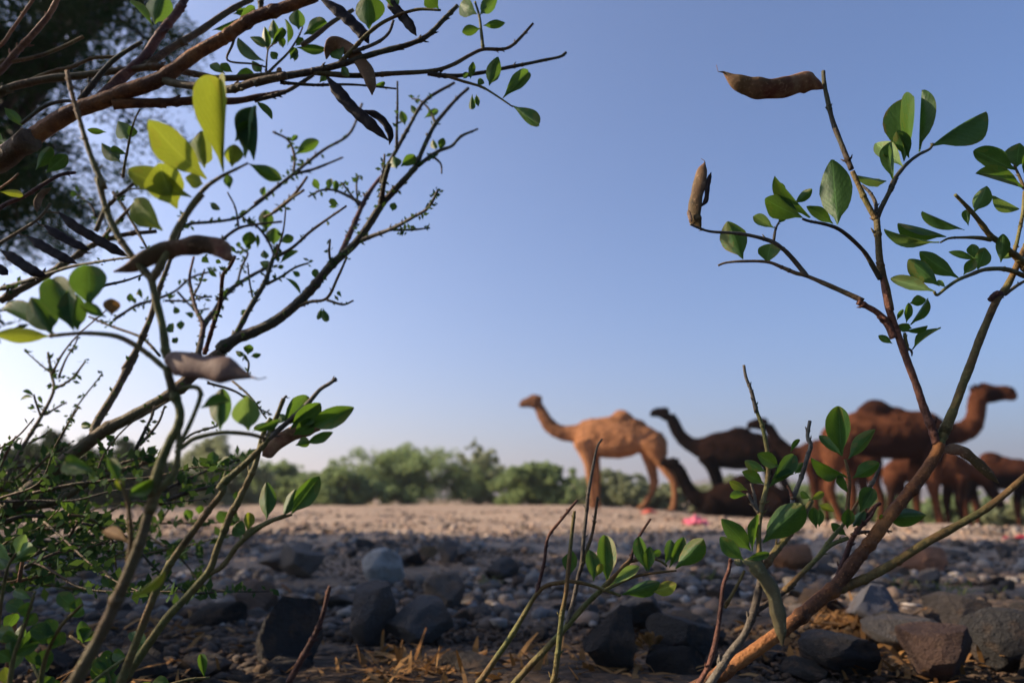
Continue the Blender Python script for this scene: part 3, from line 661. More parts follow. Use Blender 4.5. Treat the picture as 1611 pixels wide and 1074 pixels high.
spec2 = dict(cx=1330, body=[(1122, 392, 450, 24), (1145, 365, 478, 48), (1185, 345, 515, 64), (1240, 333, 535, 74), (1310, 330, 545, 80), (1380, 342, 545, 80), (1440, 358, 535, 74), (1490, 370, 512, 64), (1530, 390, 480, 46), (1556, 415, 455, 20)],
  hump=[(1350, 350, 68, 46, 44), (1300, 355, 90, 30, 44), (1410, 365, 80, 28, 42)], neck=[(1180, 430, 60), (1130, 420, 50), (1085, 400, 42), (1045, 362, 36), (1015, 315, 33), (998, 265, 31), (982, 225, 28)],
  head=[(972, 222, 30), (950, 218, 30), (925, 215, 24), (905, 214, 20), (890, 215, 18), (879, 217, 12)], ear=(972, 196),
  legs=[([(1170, 470, 48), (1192, 530, 32), (1205, 590, 25), (1215, 640, 22), (1220, 700, 15), (1226, 760, 14), (1230, 790, 18)], -36), ([(1180, 470, 44), (1205, 530, 30), (1225, 590, 24), (1235, 640, 20), (1240, 700, 15), (1244, 760, 14), (1246, 790, 18)], 36),
        ([(1495, 440, 60), (1520, 500, 46), (1535, 560, 28), (1555, 620, 22), (1570, 655, 20), (1568, 720, 14), (1562, 790, 17)], -40), ([(1490, 440, 56), (1490, 510, 42), (1490, 570, 27), (1498, 625, 21), (1500, 660, 20), (1490, 720, 14), (1475, 790, 17)], 40)],
  tail=[(1545, 405, 12), (1562, 450, 9), (1568, 500, 8)])
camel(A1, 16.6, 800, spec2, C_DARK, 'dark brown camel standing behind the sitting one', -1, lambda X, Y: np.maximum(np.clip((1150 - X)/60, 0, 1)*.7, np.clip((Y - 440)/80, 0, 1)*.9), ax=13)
spec3 = dict(cx=1350, body=[(1135, 715, 780, 26), (1160, 690, 805, 52), (1200, 658, 826, 70), (1270, 640, 832, 84), (1350, 636, 834, 90), (1430, 640, 834, 90), (1510, 655, 832, 84), (1570, 680, 830, 70), (1610, 712, 815, 48), (1630, 740, 790, 22)],
  hump=[(1360, 645, 66, 48, 42)], neck=[(1190, 745, 58), (1140, 742, 52), (1095, 720, 44), (1062, 680, 38), (1038, 625, 33), (1022, 575, 31), (1008, 540, 28)],
  head=[(1000, 535, 30), (978, 533, 29), (958, 531, 23), (942, 530, 20), (928, 530, 17), (918, 533, 12)], ear=(1014, 508),
  legs=[([(1210, 740, 50), (1170, 790, 34), (1120, 806, 24), (1080, 812, 20)], -60), ([(1210, 740, 50), (1175, 790, 34), (1130, 806, 24), (1095, 812, 20)], 60), ([(1540, 740, 66), (1480, 790, 44), (1430, 812, 26), (1500, 820, 20)], -66), ([(1540, 740, 66), (1490, 790, 44), (1450, 812, 26), (1510, 820, 20)], 66)])
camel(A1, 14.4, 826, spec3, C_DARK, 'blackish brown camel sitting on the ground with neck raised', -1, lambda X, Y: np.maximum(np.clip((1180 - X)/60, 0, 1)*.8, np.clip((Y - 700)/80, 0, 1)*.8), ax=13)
spec4 = dict(cx=530, body=[(335, 455, 515, 24), (355, 430, 535, 48), (395, 405, 565, 62), (450, 398, 585, 74), (520, 395, 595, 80), (590, 398, 590, 80), (650, 405, 575, 74), (700, 418, 552, 62), (740, 440, 520, 42), (760, 460, 495, 20)],
  hump=[(560, 405, 64, 44, 40)], neck=[(400, 490, 60), (345, 488, 52), (295, 475, 45), (255, 440, 38), (225, 390, 33), (205, 345, 30), (190, 312, 27)],
  head=[(178, 305, 30), (156, 302, 29), (132, 303, 23), (110, 305, 19), (94, 307, 17), (82, 310, 12)], ear=(183, 278),
  legs=[([(380, 520, 48), (395, 580, 32), (400, 640, 24), (402, 690, 21), (402, 750, 15), (402, 820, 14), (404, 865, 17)], -36), ([(400, 520, 44), (430, 580, 30), (450, 640, 24), (458, 690, 21), (460, 750, 15), (462, 820, 14), (464, 865, 17)], 36),
        ([(690, 500, 56), (700, 570, 42), (700, 640, 27), (715, 700, 22), (722, 730, 20), (715, 790, 14), (700, 865, 17)], -40), ([(680, 500, 52), (660, 580, 40), (655, 640, 26), (665, 700, 21), (668, 730, 20), (655, 790, 14), (640, 865, 17)], 40)])
camel(A2, 14.6, 868, spec4, C_MID, 'brown camel with outstretched neck, half hidden behind the red-brown one', -1, lambda X, Y: np.clip((380 - X)/80, 0, 1)*.95, ax=13)
D5 = (1311, 590, 4.13)
spec5 = dict(cx=380, body=[(-10, 400, 450, 28), (15, 350, 490, 62), (60, 318, 520, 84), (120, 296, 525, 100), (200, 280, 530, 112), (300, 272, 548, 120), (420, 255, 560, 124), (520, 240, 562, 120), (620, 245, 552, 110), (690, 265, 535, 92), (745, 300, 505, 70), (790, 340, 460, 36)],
  hump=[(338, 264, 116, 100, 64), (255, 300, 130, 52, 64), (430, 268, 120, 48, 62)], neck=[(700, 400, 92), (770, 400, 76), (830, 392, 66), (890, 365, 58), (935, 318, 54), (958, 255, 52), (968, 190, 50), (975, 150, 46)],
  head=[(980, 138, 52), (1020, 142, 56), (1060, 146, 48), (1100, 142, 40), (1140, 138, 36), (1166, 142, 32), (1180, 150, 22)], ear=(960, 92),
  legs=[([(650, 470, 78), (628, 570, 56), (615, 660, 40), (610, 730, 37), (612, 800, 25), (620, 900, 23), (625, 965, 28)], -60), ([(640, 470, 72), (590, 570, 52), (560, 660, 38), (550, 730, 34), (548, 800, 25), (545, 900, 23), (548, 965, 28)], 60),
        ([(70, 440, 92), (40, 540, 76), (15, 630, 46), (-5, 710, 34), (-12, 760, 33), (10, 840, 23), (32, 910, 22), (42, 965, 27)], -64), ([(90, 440, 86), (120, 540, 66), (150, 630, 44), (160, 710, 33), (165, 760, 32), (160, 840, 23), (150, 910, 22), (155, 965, 27)], 64)],
  tail=[(10, 370, 18), (-18, 430, 14), (-24, 500, 12), (-20, 560, 14)])
def coat5(X, Y):
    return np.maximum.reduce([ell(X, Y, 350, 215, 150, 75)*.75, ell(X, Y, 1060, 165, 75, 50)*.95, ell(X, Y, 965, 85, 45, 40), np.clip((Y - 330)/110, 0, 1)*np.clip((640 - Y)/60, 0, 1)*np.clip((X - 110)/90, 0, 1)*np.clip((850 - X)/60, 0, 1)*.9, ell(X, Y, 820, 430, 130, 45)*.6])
camel(D5, 11.9, 985, spec5, C_RED, 'large red-brown camel with dark-topped hump facing the opposite way to the others', 1, coat5)
# the calf feeding behind and the camel beyond it
def shift(sp, dy_head):
    s2 = dict(sp); return s2
spec6 = dict(spec5); spec6['hump'] = [(335, 270, 90, 40, 60)]
spec6['neck'] = [(700, 400, 92), (770, 420, 74), (830, 450, 62), (880, 500, 54), (910, 560, 48), (930, 610, 44)]
spec6['head'] = [(935, 610, 46), (955, 640, 46), (975, 675, 38), (990, 705, 33), (1003, 735, 30), (1010, 755, 18)]; spec6['ear'] = (915, 575)
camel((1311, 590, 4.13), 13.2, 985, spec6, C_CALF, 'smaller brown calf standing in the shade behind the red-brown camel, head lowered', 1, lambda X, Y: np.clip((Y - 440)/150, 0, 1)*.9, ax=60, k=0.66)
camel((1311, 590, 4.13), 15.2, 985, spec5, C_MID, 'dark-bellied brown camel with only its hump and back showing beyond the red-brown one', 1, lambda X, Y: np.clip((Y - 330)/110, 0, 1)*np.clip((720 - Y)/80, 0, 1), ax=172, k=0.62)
# ------------------------------------------------------------------ right-hand shrub
p = Plant('leafy_shrub', 'tall open shrub with orange-brown forked branch rising before the camels', 'shrub', 0.60, (1020, 1150), seed=11)
p.branch(AB, [(-170, 1060), (0, 960), (200, 815), (400, 650), (545, 535)], 76, 'st_orange', 0.0, 80, True, name='stem', spur=False)
p.branch(AB, [(540, 540), (620, 440), (740, 290), (860, 130), (1010, -60), (1110, -200), (1135, -270)], 76, 'st_orange', 0.0, 60, nodes=.3, spur=False, name='stem')
p.branch(X2, [(405, 1040), (440, 940), (490, 820), (540, 680), (590, 560), (640, 420), (690, 300), (740, 190), (790, 120), (840, 20), (900, -110), (960, -230), (1010, -420), (1040, -640), (1080, -860)], 56, 'st_green', 0.03, 20, nodes=.25, spur=False)
p.branch(AB, [(560, 545), (650, 510), (750, 470), (880, 400), (1050, 290), (1200, 210), (1350, 120), (1500, 10), (1620, -90), (1760, -200), (1960, -360), (2120, -560), (2200, -760)], 52, 'st_green', -0.05, 22, nodes=.25, spur=False)
p.branch(AB, [(550, 500), (600, 380), (640, 270), (700, 170), (760, 90), (800, 62)], 36, 'st_red', 0.02, 20)
p.branch(AB, [(640, 240), (700, 225), (750, 222)], 22, 'st_brown', 0.01, 16)
p.branch(AB, [(830, 215), (868, 222)], 14, 'st_brown', 0.0, 6)
p.branch(X2, [(400, 1000), (375, 900), (330, 780), (300, 690), (265, 600), (240, 540), (200, 430), (170, 340), (130, 220), (100, 60)], 46, 'st_red', 0.0, 36, nodes=.4)
p.branch(A6, [(480, 1060), (440, 850), (400, 650), (385, 500), (370, 290)], 60, 'st_brown', 0.0, 55, nodes=.4)
p.branch(A6, [(370, 300), (340, 255), (270, 130), (200, -20), (160, -110)], 50, 'st_green', 0.0, 42)
p.branch(A3, [(1500, 1000), (1420, 800), (1350, 620), (1300, 420), (1270, 280), (1262, 175)], 46, 'st_olive', 0.01, 34, nodes=.8)
p.branch(A6, [(372, 290), (400, 220), (455, 110), (505, 10), (530, -50)], 46, 'st_olive', 0.0, 36, nodes=.2)
p.branch(A5, [(490, 1040), (530, 960), (620, 850), (720, 770), (810, 725), (838, 680)], 38, 'st_olive', 0.03, 22, nodes=.3)
p.branch(A6, [(365, 250), (360, 160), (310, 70), (240, 10)], 34, 'st_grey', 0.01, 22)
p.branch(X2, [(160, 400), (125, 320), (70, 255), (0, 215), (-40, 195)], 44, 'st_red', 0.0, 32, nodes=.3)
p.branch(A4, [(1370, 1070), (1150, 970), (960, 890), (880, 870), (780, 830), (670, 790), (500, 785), (380, 795), (320, 815)], 42, 'st_brown', 0.04, 16, nodes=.3, spur=False)
p.branch(A4, [(960, 890), (860, 770), (780, 690), (700, 640), (560, 600), (430, 580), (270, 570), (180, 545), (118, 518)], 38, 'st_grey', -0.03, 16, nodes=.7)
p.branch(A4, [(1490, 910), (1400, 750), (1320, 660), (1200, 560), (1100, 520), (980, 495), (930, 478)], 38, 'st_olive', -0.04, 20, nodes=.3, spur=False)
p.branch(A4, [(722, 640), (738, 550), (765, 495)], 22, 'st_grey', 0.0, 14)
p.branch(A6, [(1640, 720), (1540, 600), (1490, 570), (1420, 500), (1330, 440), (1260, 350), (1200, 270), (1130, 190), (1028, 88)], 70, 'st_green', -0.03, 26, nodes=.2)
p.branch(A6, [(1700, 800), (1611, 770), (1500, 725), (1400, 710), (1270, 720), (1150, 765), (1050, 810), (950, 880), (880, 935), (850, 905)], 46, 'st_green', -0.04, 22, nodes=.2, spur=False)
p.branch(A6, [(1330, 470), (1230, 455), (1100, 450), (980, 455), (905, 490)], 40, 'st_lime', -0.01, 16, nodes=.2, spur=False)
p.branch(A6, [(1520, 590), (1545, 500), (1570, 380), (1600, 230), (1615, 60)], 34, 'st_lime', 0.02, 28, nodes=.2)
p.branch(A5, [(1615, 1060), (1590, 1000), (1560, 930), (1530, 860)], 30, 'st_brown', 0.0, 18, nodes=.2)
p.branch(A6, [(1450, 930), (1540, 860), (1611, 820), (1690, 780)], 30, 'st_brown', 0.02, 22, nodes=.2)
p.branch(X2, [(235, 470), (228, 420), (222, 370)], 26, 'st_lime', 0, 16, nodes=.2)
p.branch(X2, [(235, 450), (262, 475), (262, 500)], 14, 'st_olive', 0, 8, nodes=.2)
p.branch(X2, [(705, 185), (735, 158), (765, 152)], 34, 'st_red', 0, 40, nodes=2)
p.leaves(A4, [((500, 770), (385, 490), 190), ((675, 800), (700, 650), 180), ((725, 545), (580, 465), 80, 'leaf_s'), ((750, 515), (832, 420), 55),
  ((930, 470), (650, 340), 165), ((985, 470), (735, 165), 95), ((870, 370), (1000, 265), 70), ((1150, 515), (980, 390), 85), ((1183, 520), (1165, 100), 225), ((800, 330), (740, 220), 90), ((840, 420), (690, 330), 120)])
p.leaves(A5, [((600, 830), (765, 360), 115), ((722, 745), (740, 220), 62), ((590, 870), (345, 650), 150, 'leaf_s'), ((505, 985), (530, 665), 62), ((640, 800), (540, 570), 130),
  ((835, 690), (1280, 335), 140), ((150, 935), (450, 985), 55, 'leaf_s'), ((1545, 900), (1180, 740), 170), ((1545, 880), (1585, 670), 190), ((1600, 1050), (1195, 940), 90), ((1605, 930), (1620, 760), 60), ((330, 1040), (400, 970), 80, 'leaf_s'), ((455, 860), (430, 760), 40)])
p.leaves(A6, [((895, 490), (430, 420), 88, 'leaf_s'), ((955, 440), (560, 285), 72), ((1110, 385), (750, 225), 78), ((1190, 235), (1300, 30), 135), ((1325, 90), (1610, 195), 92, 'leaf_s'),
  ((1140, 350), (1130, 220), 62), ((1415, 660), (1440, 420), 105), ((1100, 765), (1190, 630), 90), ((1220, 720), (1280, 530), 160), ((1200, 640), (990, 565), 62), ((1190, 620), (1170, 505), 90),
  ((900, 860), (640, 630), 160), ((1060, 790), (720, 585), 150), ((860, 905), (480, 800), 115, 'leaf_s'), ((950, 870), (880, 815), 40, 'leaf_s'), ((1520, 600), (1400, 640), 50, 'leaf_s')])
p.leaves(X2, [((265, 345), (180, 330), 52), ((232, 315), (242, 200), 42), ((252, 205), (335, 180), 60), ((255, 325), (345, 175), 40), ((220, 362), (350, 320), 30), ((265, 465), (415, 325), 46), ((155, 432), (75, 385), 40), ((178, 300), (215, 238), 26), ((150, 200), (140, 118), 26)])
p.leaves(AB, [((820, 140), (1080, 130), 110), ((830, 150), (790, 130), 30, 'leaf_y')])
for k in range(40):                                  # the same shoots carry on with leaves outside the picture
    x, y, d = p.r.choice([q_ for q_ in p.pts if q_[0] > 1640]); a_ = p.r.uniform(0, 6.28); l_ = p.r.uniform(40, 80)
    p.leaf(FULL, (x, y), (x + abs(math.cos(a_))*l_, y - math.sin(a_)*l_), l_*.42)
p.pod(A3, [(1262, 318), (1180, 280), (1080, 268), (950, 305), (800, 322), (650, 305), (520, 255), (420, 180)], 175, 'pod_red', tail=[(375, 178), (360, 120)])
p.pod(A4, [(195, 548), (170, 505), (150, 460), (158, 350), (185, 230), (205, 130), (224, 72)], 95, 'pod_red', tail=[(222, 60), (198, 45)])
p.pod(A4, [(190, 395), (232, 345), (243, 250), (255, 190), (270, 142)], 36, 'pod_dark')
p.pod(A4, [(130, 505), (115, 460), (103, 410)], 30, 'pod_mauve')
p.pod(A2, [(1120, 545), (1180, 525), (1250, 530), (1300, 560), (1370, 620), (1420, 670), (1470, 715)], 60, 'pod_red', name='dry_leaf', flat=.3)

# ------------------------------------------------------------------ pale sprigs at its foot
q = Plant('leafy_sprig', 'pale sage-leaved sprig with bare grey twigs in front of the sitting camel', 'plant', 0.56, (1130, 1150), seed=21)
q.branch(AM, [(1100, 1030), (1130, 970), (1170, 820), (1195, 640), (1210, 520), (1240, 440), (1252, 375)], 30, 'st_red', 0.0, 20, True, name='stem')
q.branch(AM, [(1200, 980), (1240, 920), (1330, 800), (1385, 660), (1415, 520), (1430, 430)], 46, 'st_grey', 0.0, 42, True, nodes=.5, name='stem', y0=0.57)
q.branch(X3, [(315, 985), (300, 900), (298, 820), (300, 740), (312, 650), (340, 530), (356, 400), (345, 300), (320, 180), (290, 100), (262, -10)], 34, 'st_lime', 0.01, 20, nodes=.8, name='stem')
q.branch(A1, [(1468, 250), (1440, 130), (1410, 50), (1398, -20)], 24, 'st_grey', 0.0, 16, nodes=1.2)
q.branch(X3, [(320, 985), (390, 880), (470, 790), (540, 700), (598, 600)], 42, 'st_lime', 0.02, 26, nodes=.8)
q.branch(X3, [(540, 700), (555, 625)], 22, 'st_lime', 0.0, 14)
q.branch(X3, [(490, 590), (520, 520), (545, 450), (570, 360), (592, 285), (575, 235), (588, 150)], 28, 'st_grey', 0.02, 20, nodes=1.4, y0=0.60)
q.branch(X3, [(492, 590), (480, 550), (458, 512)], 22, 'st_red', 0.0, 8)
q.branch(X3, [(480, 790), (500, 720), (490, 590)], 26, 'st_grey', 0.03, 24)
q.branch(AM, [(1215, 650), (1290, 520), (1330, 440)], 22, 'st_green', 0.0, 16)
q.branch(AM, [(1380, 680), (1440, 640), (1500, 600), (1611, 510)], 34, 'st_olive', 0.02, 30)
q.branch(X3, [(440, 1110), (480, 1070), (560, 990), (630, 920), (700, 850), (800, 810)], 34, 'st_green', 0.02, 22)
q.branch(X3, [(630, 920), (700, 820), (790, 715), (850, 620), (872, 590)], 28, 'st_lime', 0.02, 16)
q.branch(X3, [(795, 710), (805, 600), (812, 500), (800, 420), (785, 365)], 26, 'st_lime', 0.0, 16)
q.branch(X3, [(870, 600), (920, 530), (955, 470), (985, 390)], 30, 'st_grey', 0.0, 14, nodes=1.6)
q.branch(X3, [(300, 665), (270, 620), (235, 555)], 24, 'st_grey', 0.0, 14)
q.branch(X3, [(285, 640), (275, 570), (255, 500)], 20, 'st_grey', 0.0, 12)
q.branch(X3, [(830, 800), (880, 740), (930, 690), (965, 625)], 24, 'st_red', 0.0, 14, nodes=1.5)
q.leaves(X3, [((770, 345), (745, 72), 135, 'leaf'), ((772, 350), (640, 222), 60, 'leaf'), ((805, 365), (962, 198), 78, 'leaf'), ((795, 465), (590, 338), 75), ((745, 472), (638, 465), 26, 'leaf'),
  ((805, 560), (738, 448), 48, 'leaf'), ((828, 472), (982, 388), 82, 'leaf'), ((340, 435), (222, 372), 62), ((330, 505), (202, 438), 66, 'leaf'), ((355, 525), (515, 330), 95),
  ((478, 325), (530, 258), 30), ((415, 410), (300, 338), 82, 'leaf'), ((238, 540), (130, 495), 52, 'leaf_y'), ((232, 565), (132, 568), 46), ((322, 835), (542, 612), 160),
  ((255, 880), (108, 718), 105), ((265, 885), (275, 668), 55, 'leaf'), ((215, 935), (82, 808), 90), ((228, 930), (360, 892), 46), ((592, 595), (670, 550), 40, 'leaf_y'), ((592, 585), (528, 553), 40),
  ((625, 755), (608, 640), 60), ((640, 745), (642, 650), 50, 'leaf'), ((640, 622), (725, 662), 45, 'leaf_y'), ((798, 755), (800, 640), 72), ((830, 745), (905, 635), 80, 'leaf'),
  ((868, 665), (952, 540), 90), ((795, 795), (708, 728), 52, 'leaf'), ((502, 448), (552, 380), 46, 'leaf'), ((380, 475), (492, 465), 26, 'leaf')])
q.pod(AB, [(20, 392), (80, 400), (140, 470), (195, 560), (225, 680), (240, 780), (250, 865)], 85, 'pod_olive', name='twisted_pod', flat=.45)
q.pod(AB, [(-20, 400), (0, 395), (30, 400)], 40, 'pod_olive', name='pod')

# ------------------------------------------------------------------ small sprigs in the middle
c = Plant('leafy_sprig', 'small green sprigs with thin bare twigs growing from the gravel beside blackish stone', 'plant', 0.72, (800, 1160), seed=31)
c.branch(AM, [(-60, 920), (0, 830), (90, 680), (160, 570), (220, 520), (300, 505), (350, 500), (450, 520), (560, 555), (632, 580)], 34, 'st_green', 0.0, 16, True, nodes=.3, spur=False, name='stem')
c.branch(AM, [(255, 1060), (270, 990), (285, 850), (300, 700), (325, 560), (340, 400), (355, 250), (372, 105)], 36, 'st_green', 0.0, 18, True, nodes=.5, name='stem', y0=.70)
c.branch(AM, [(40, 1070), (90, 1015), (220, 870), (330, 750), (430, 640), (510, 560), (570, 500), (640, 430), (690, 380)], 38, 'st_green', 0.0, 26, True, nodes=.4, name='stem', y0=.74)
c.branch(AM, [(690, 380), (702, 330), (740, 240), (800, 148)], 18, 'st_red', 0.0, 12)
c.branch(AM, [(530, 555), (620, 510), (720, 470), (850, 450), (945, 440)], 20, 'st_green', 0.0, 12, nodes=.2, spur=False)
c.branch(AM, [(690, 388), (780, 370), (850, 385), (893, 415)], 20, 'st_green', 0.0, 12, nodes=.2, spur=False)
c.branch(AM, [(330, 740), (370, 600), (395, 470), (412, 400), (425, 250), (442, 90)], 26, 'st_grey', 0.0, 20)
c.branch(A1, [(512, 800), (520, 700), (545, 560), (572, 440), (600, 395)], 22, 'st_grey', 0.0, 12)
c.branch(AM, [(158, 570), (200, 400), (222, 255), (300, 150), (388, 42)], 22, 'st_red', 0.0, 14, nodes=1.0)
c.branch(AM, [(405, 440), (440, 330), (470, 240), (490, 120), (502, 25)], 22, 'st_brown', 0.0, 14, nodes=1.2)
c.leaves(AM, [((560, 520), (540, 242), 112), ((480, 500), (465, 320), 82), ((490, 475), (530, 400), 42, 'leaf_y'), ((345, 470), (350, 335), 85), ((780, 445), (735, 248), 78), ((788, 445), (795, 308), 65),
  ((800, 348), (862, 338), 42), ((882, 405), (930, 262), 70), ((905, 425), (985, 258), 68), ((940, 430), (1090, 262), 112), ((572, 525), (735, 422), 62, 'leaf_s'), ((640, 575), (850, 500), 85), ((800, 560), (948, 520), 80, 'leaf_y')])

# ------------------------------------------------------------------ near left sprig with yellowing leaves
s = Plant('leafy_sprig', 'slender sprig with sunlit yellow-green leaves and two reddish pods beside the dark shrub', 'plant', 0.385, (100, 1200), seed=41)
s.branch(Z5, [(500, 930), (590, 760), (640, 640), (690, 520), (740, 400), (800, 250), (850, 80)], 74, 'st_brown', 0.0, 58, True, nodes=.3, spur=False, name='stem')  # darker brown on this lower length puts its shade into the colour
s.branch(Z4, [(850, 860), (870, 790), (890, 660), (955, 480), (1000, 390), (1010, 300), (970, 180), (940, 60)], 60, 'st_green', 0.0, 48, nodes=.35, spur=False, name='stem')
s.branch(Z3, [(942, 1010), (920, 850), (880, 700), (850, 570), (810, 520), (740, 430), (660, 310), (600, 180), (550, 0)], 48, 'st_green', 0.0, 34, nodes=.4, name='stem', spur=False)
s.branch(Z1, [(590, 1060), (530, 920), (480, 780), (440, 640), (400, 500), (378, 400)], 34, 'st_lime', 0.0, 22, nodes=1.6)
s.branch(Z3, [(850, 580), (900, 500), (950, 400), (1000, 280), (1080, 160), (1140, 90)], 46, 'st_lime', 0.0, 34, nodes=.3, spur=False)
s.branch(C4, [(480, 820), (520, 740), (620, 620), (720, 550), (820, 500), (905, 458)], 40, 'st_lime', 0.0, 16, nodes=.3, spur=False)
s.branch(Z3, [(935, 1074), (860, 1010), (760, 940), (650, 890), (500, 875), (380, 880), (280, 890)], 34, 'st_green', 0.0, 20, nodes=.2, spur=False)
s.branch(Z4, [(985, 190), (1090, 170), (1130, 210), (1090, 330), (1030, 460), (1000, 530)], 28, 'st_lime', 0.0, 24, nodes=.3)
s.branch(Z4, [(990, 540), (1040, 500), (1100, 460), (1250, 430), (1400, 440), (1490, 465)], 28, 'st_green', 0.03, 22, nodes=.2, spur=False)
s.branch(Z4, [(880, 770), (910, 740), (985, 650), (1005, 520), (1005, 400)], 44, 'st_lime', 0.0, 26, nodes=.4)
s.branch(Z5, [(720, 420), (735, 250), (720, 60), (680, -60)], 34, 'st_green', 0.0, 20, nodes=.3)
s.leaves(C4, [((740, 525), (735, -20), 222, 'leaf_y'), ((625, 565), (225, 195), 216, 'leaf_y'), ((610, 490), (590, 215), 156, 'leaf_y'), ((525, 690), (75, 500), 168, 'leaf_y'), ((425, 765), (290, 470), 240, 'leaf_y'),
  ((325, 915), (110, 705), 180, 'leaf_y'), ((795, 485), (800, 330), 120, 'leaf_y'), ((885, 425), (1000, 110), 75, 'leaf_s'), ((945, 440), (1015, 80), 70), ((905, 462), (1130, 572), 95), ((815, 310), (920, 170), 105), ((780, 635), (765, 535), 62), ((600, 600), (500, 560), 96, 'leaf_y')])
s.leaves(Z3, [((290, 880), (170, 655), 165, 'leaf'), ((420, 860), (290, 570), 175, 'leaf'), ((505, 730), (490, 490), 185, 'leaf'), ((440, 855), (390, 660), 150, 'leaf'), ((290, 892), (-10, 880), 85, 'leaf_y'), ((600, 785), (440, 715), 62), ((300, 880), (0, 740), 60), ((628, 775), (625, 680), 85, 'leaf_d')])
s.leaves(Z4, [((1240, 420), (1250, 168), 120), ((1400, 420), (1395, 212), 150, 'leaf_s'), ((1420, 420), (1570, 360), 52), ((1130, 292), (1310, 270), 52), ((530, 650), (385, 590), 105), ((680, 725), (610, 580), 62), ((730, 785), (865, 670), 85), ((700, 765), (655, 705), 50, 'leaf_y')])
s.leaves(Z5, [((745, 590), (925, 435), 48, 'leaf_y'), ((720, 280), (570, 190), 70, 'leaf_d')])
s.pod(Z3, [(1320, 450), (1285, 440), (1240, 395), (1150, 375), (1060, 385), (950, 405), (840, 445), (740, 500), (640, 528)], 105, 'pod_red')
s.pod(Z4, [(955, 60), (1000, 40), (1120, 60), (1260, 78), (1415, 118)], 150, 'pod_mauve', tail=[(1460, 130), (1500, 120)], flat=.5, bumps=3, dy=-0.02)

# two more stems of the same kind, a little further back
w = Plant('leafy_sprig', 'green sprig with broken tip and a brown withered leaf over the clearing', 'plant', 0.50, (230, 1200), seed=43)
w.branch(Z5, [(780, 800), (840, 640), (900, 500), (980, 370), (1080, 230), (1180, 90), (1250, 0), (1260, -50)], 46, 'st_green', 0.0, 38, True, nodes=.3, spur=False, name='stem')
w.branch(Z4, [(1235, 745), (1260, 710), (1340, 640), (1430, 560), (1510, 470), (1545, 380), (1600, 240)], 44, 'st_green', 0.0, 26, nodes=.6)
w.branch(Z5, [(870, 800), (950, 690), (1050, 590), (1180, 440), (1230, 300), (1300, 120), (1340, 60)], 46, 'st_green', 0.0, 40, True, nodes=.3, spur=False, name='stem', y0=.52)
w.branch(Z4, [(1310, 880), (1390, 720), (1440, 600), (1480, 450), (1530, 350)], 40, 'st_lime', 0.0, 28, nodes=.5)
w.branch(Z5, [(1190, 455), (1260, 410), (1340, 300), (1420, 230), (1510, 170), (1611, 130)], 30, 'st_lime', 0.0, 26, nodes=.4, spur=False)
w.branch(C8, [(20, 965), (60, 930), (160, 880), (290, 838)], 28, 'st_lime', 0.0, 16, nodes=.3)
w.branch(C8, [(130, 420), (170, 350), (210, 250), (240, 180), (262, 155)], 30, 'st_grey', 0.0, 14, nodes=1.2)
w.branch(C8, [(160, 400), (230, 340), (320, 260), (390, 190), (450, 120), (505, 85), (545, 55)], 34, 'st_grey', 0.0, 22, nodes=.8)
w.leaves(C8, [((145, 870), (145, 648), 98), ((240, 855), (305, 688), 82), ((285, 838), (445, 615), 115), ((235, 340), (385, 150), 125), ((280, 345), (448, 190), 115), ((380, 340), (658, 220), 115),
  ((205, 312), (68, 342), 52), ((310, 440), (392, 418), 62), ((370, 430), (515, 372), 58), ((260, 300), (200, 260), 60), ((300, 380), (420, 300), 90)])
w.leaves(Z4, [((1390, 1000), (1310, 955), 90), ((1395, 990), (1400, 880), 60, 'leaf_y')])
w.pod(C8, [(120, 500), (150, 480), (210, 425), (300, 370), (400, 345), (455, 350)], 84, 'pod_red', name='withered_leaf', flat=.25, bumps=2)

# ------------------------------------------------------------------ overhanging shrub, upper left
h = Plant('overhanging_shrub', 'large shrub with orange-brown boughs and dark pods reaching over the sky', 'shrub', 0.66, (-330, 1120), seed=51, y_slope=0.16)
h.branch(FULL, [(-330, 1000), (-300, 800), (-240, 560), (-170, 380), (-90, 300), (47, 223)], 46, 'st_brown', -0.5, 36, True, nodes=.2, spur=False, name='stem', y0=1.16)
h.branch(Z1, [(120, 830), (300, 700), (460, 610), (620, 555), (800, 480), (960, 400), (1100, 310), (1250, 220), (1400, 120), (1480, 85), (1611, 40), (1790, -20)], 98, 'st_orange', 0.0, 62, nodes=.25, spur=False)
def hub(y): return [(-420, y + 420), (-220, y + 170)]
h.branch(Z1, [(560, 565), (680, 450), (800, 340), (880, 220), (920, 165), (1000, 70), (1060, -40)], 66, 'st_red', 0.05, 40, nodes=.4)
h.branch(Z1, [(760, 390), (850, 350), (980, 260), (1150, 160), (1280, 70), (1420, -10)], 44, 'st_brown', 0.06, 34, nodes=.3)
h.branch(Z1, [(640, 590), (850, 580), (1080, 570), (1300, 570), (1450, 545), (1611, 518)], 62, 'st_orange', 0.05, 28, nodes=.4)
h.branch(Z1, [(900, 440), (1000, 470), (1150, 490), (1300, 500), (1450, 460), (1611, 425)], 46, 'st_brown', -0.03, 40, nodes=.4)
h.branch(Z2, [(0, 425), (150, 390), (300, 360), (430, 330), (560, 290), (700, 250), (800, 220), (880, 180), (960, 100), (1030, 30)], 40, 'st_olive', 0.0, 22, nodes=.6)
h.branch(Z2, [(300, 365), (500, 385), (700, 375), (900, 360), (1000, 330), (1090, 280), (1160, 250), (1250, 250), (1300, 235), (1350, 190), (1412, 120)], 30, 'st_brown', 0.03, 14, nodes=.6)
h.branch(Z2, [(880, 372), (1000, 385), (1150, 370), (1300, 340), (1450, 310), (1550, 290), (1582, 268)], 24, 'st_olive', 0.03, 14, nodes=.9)
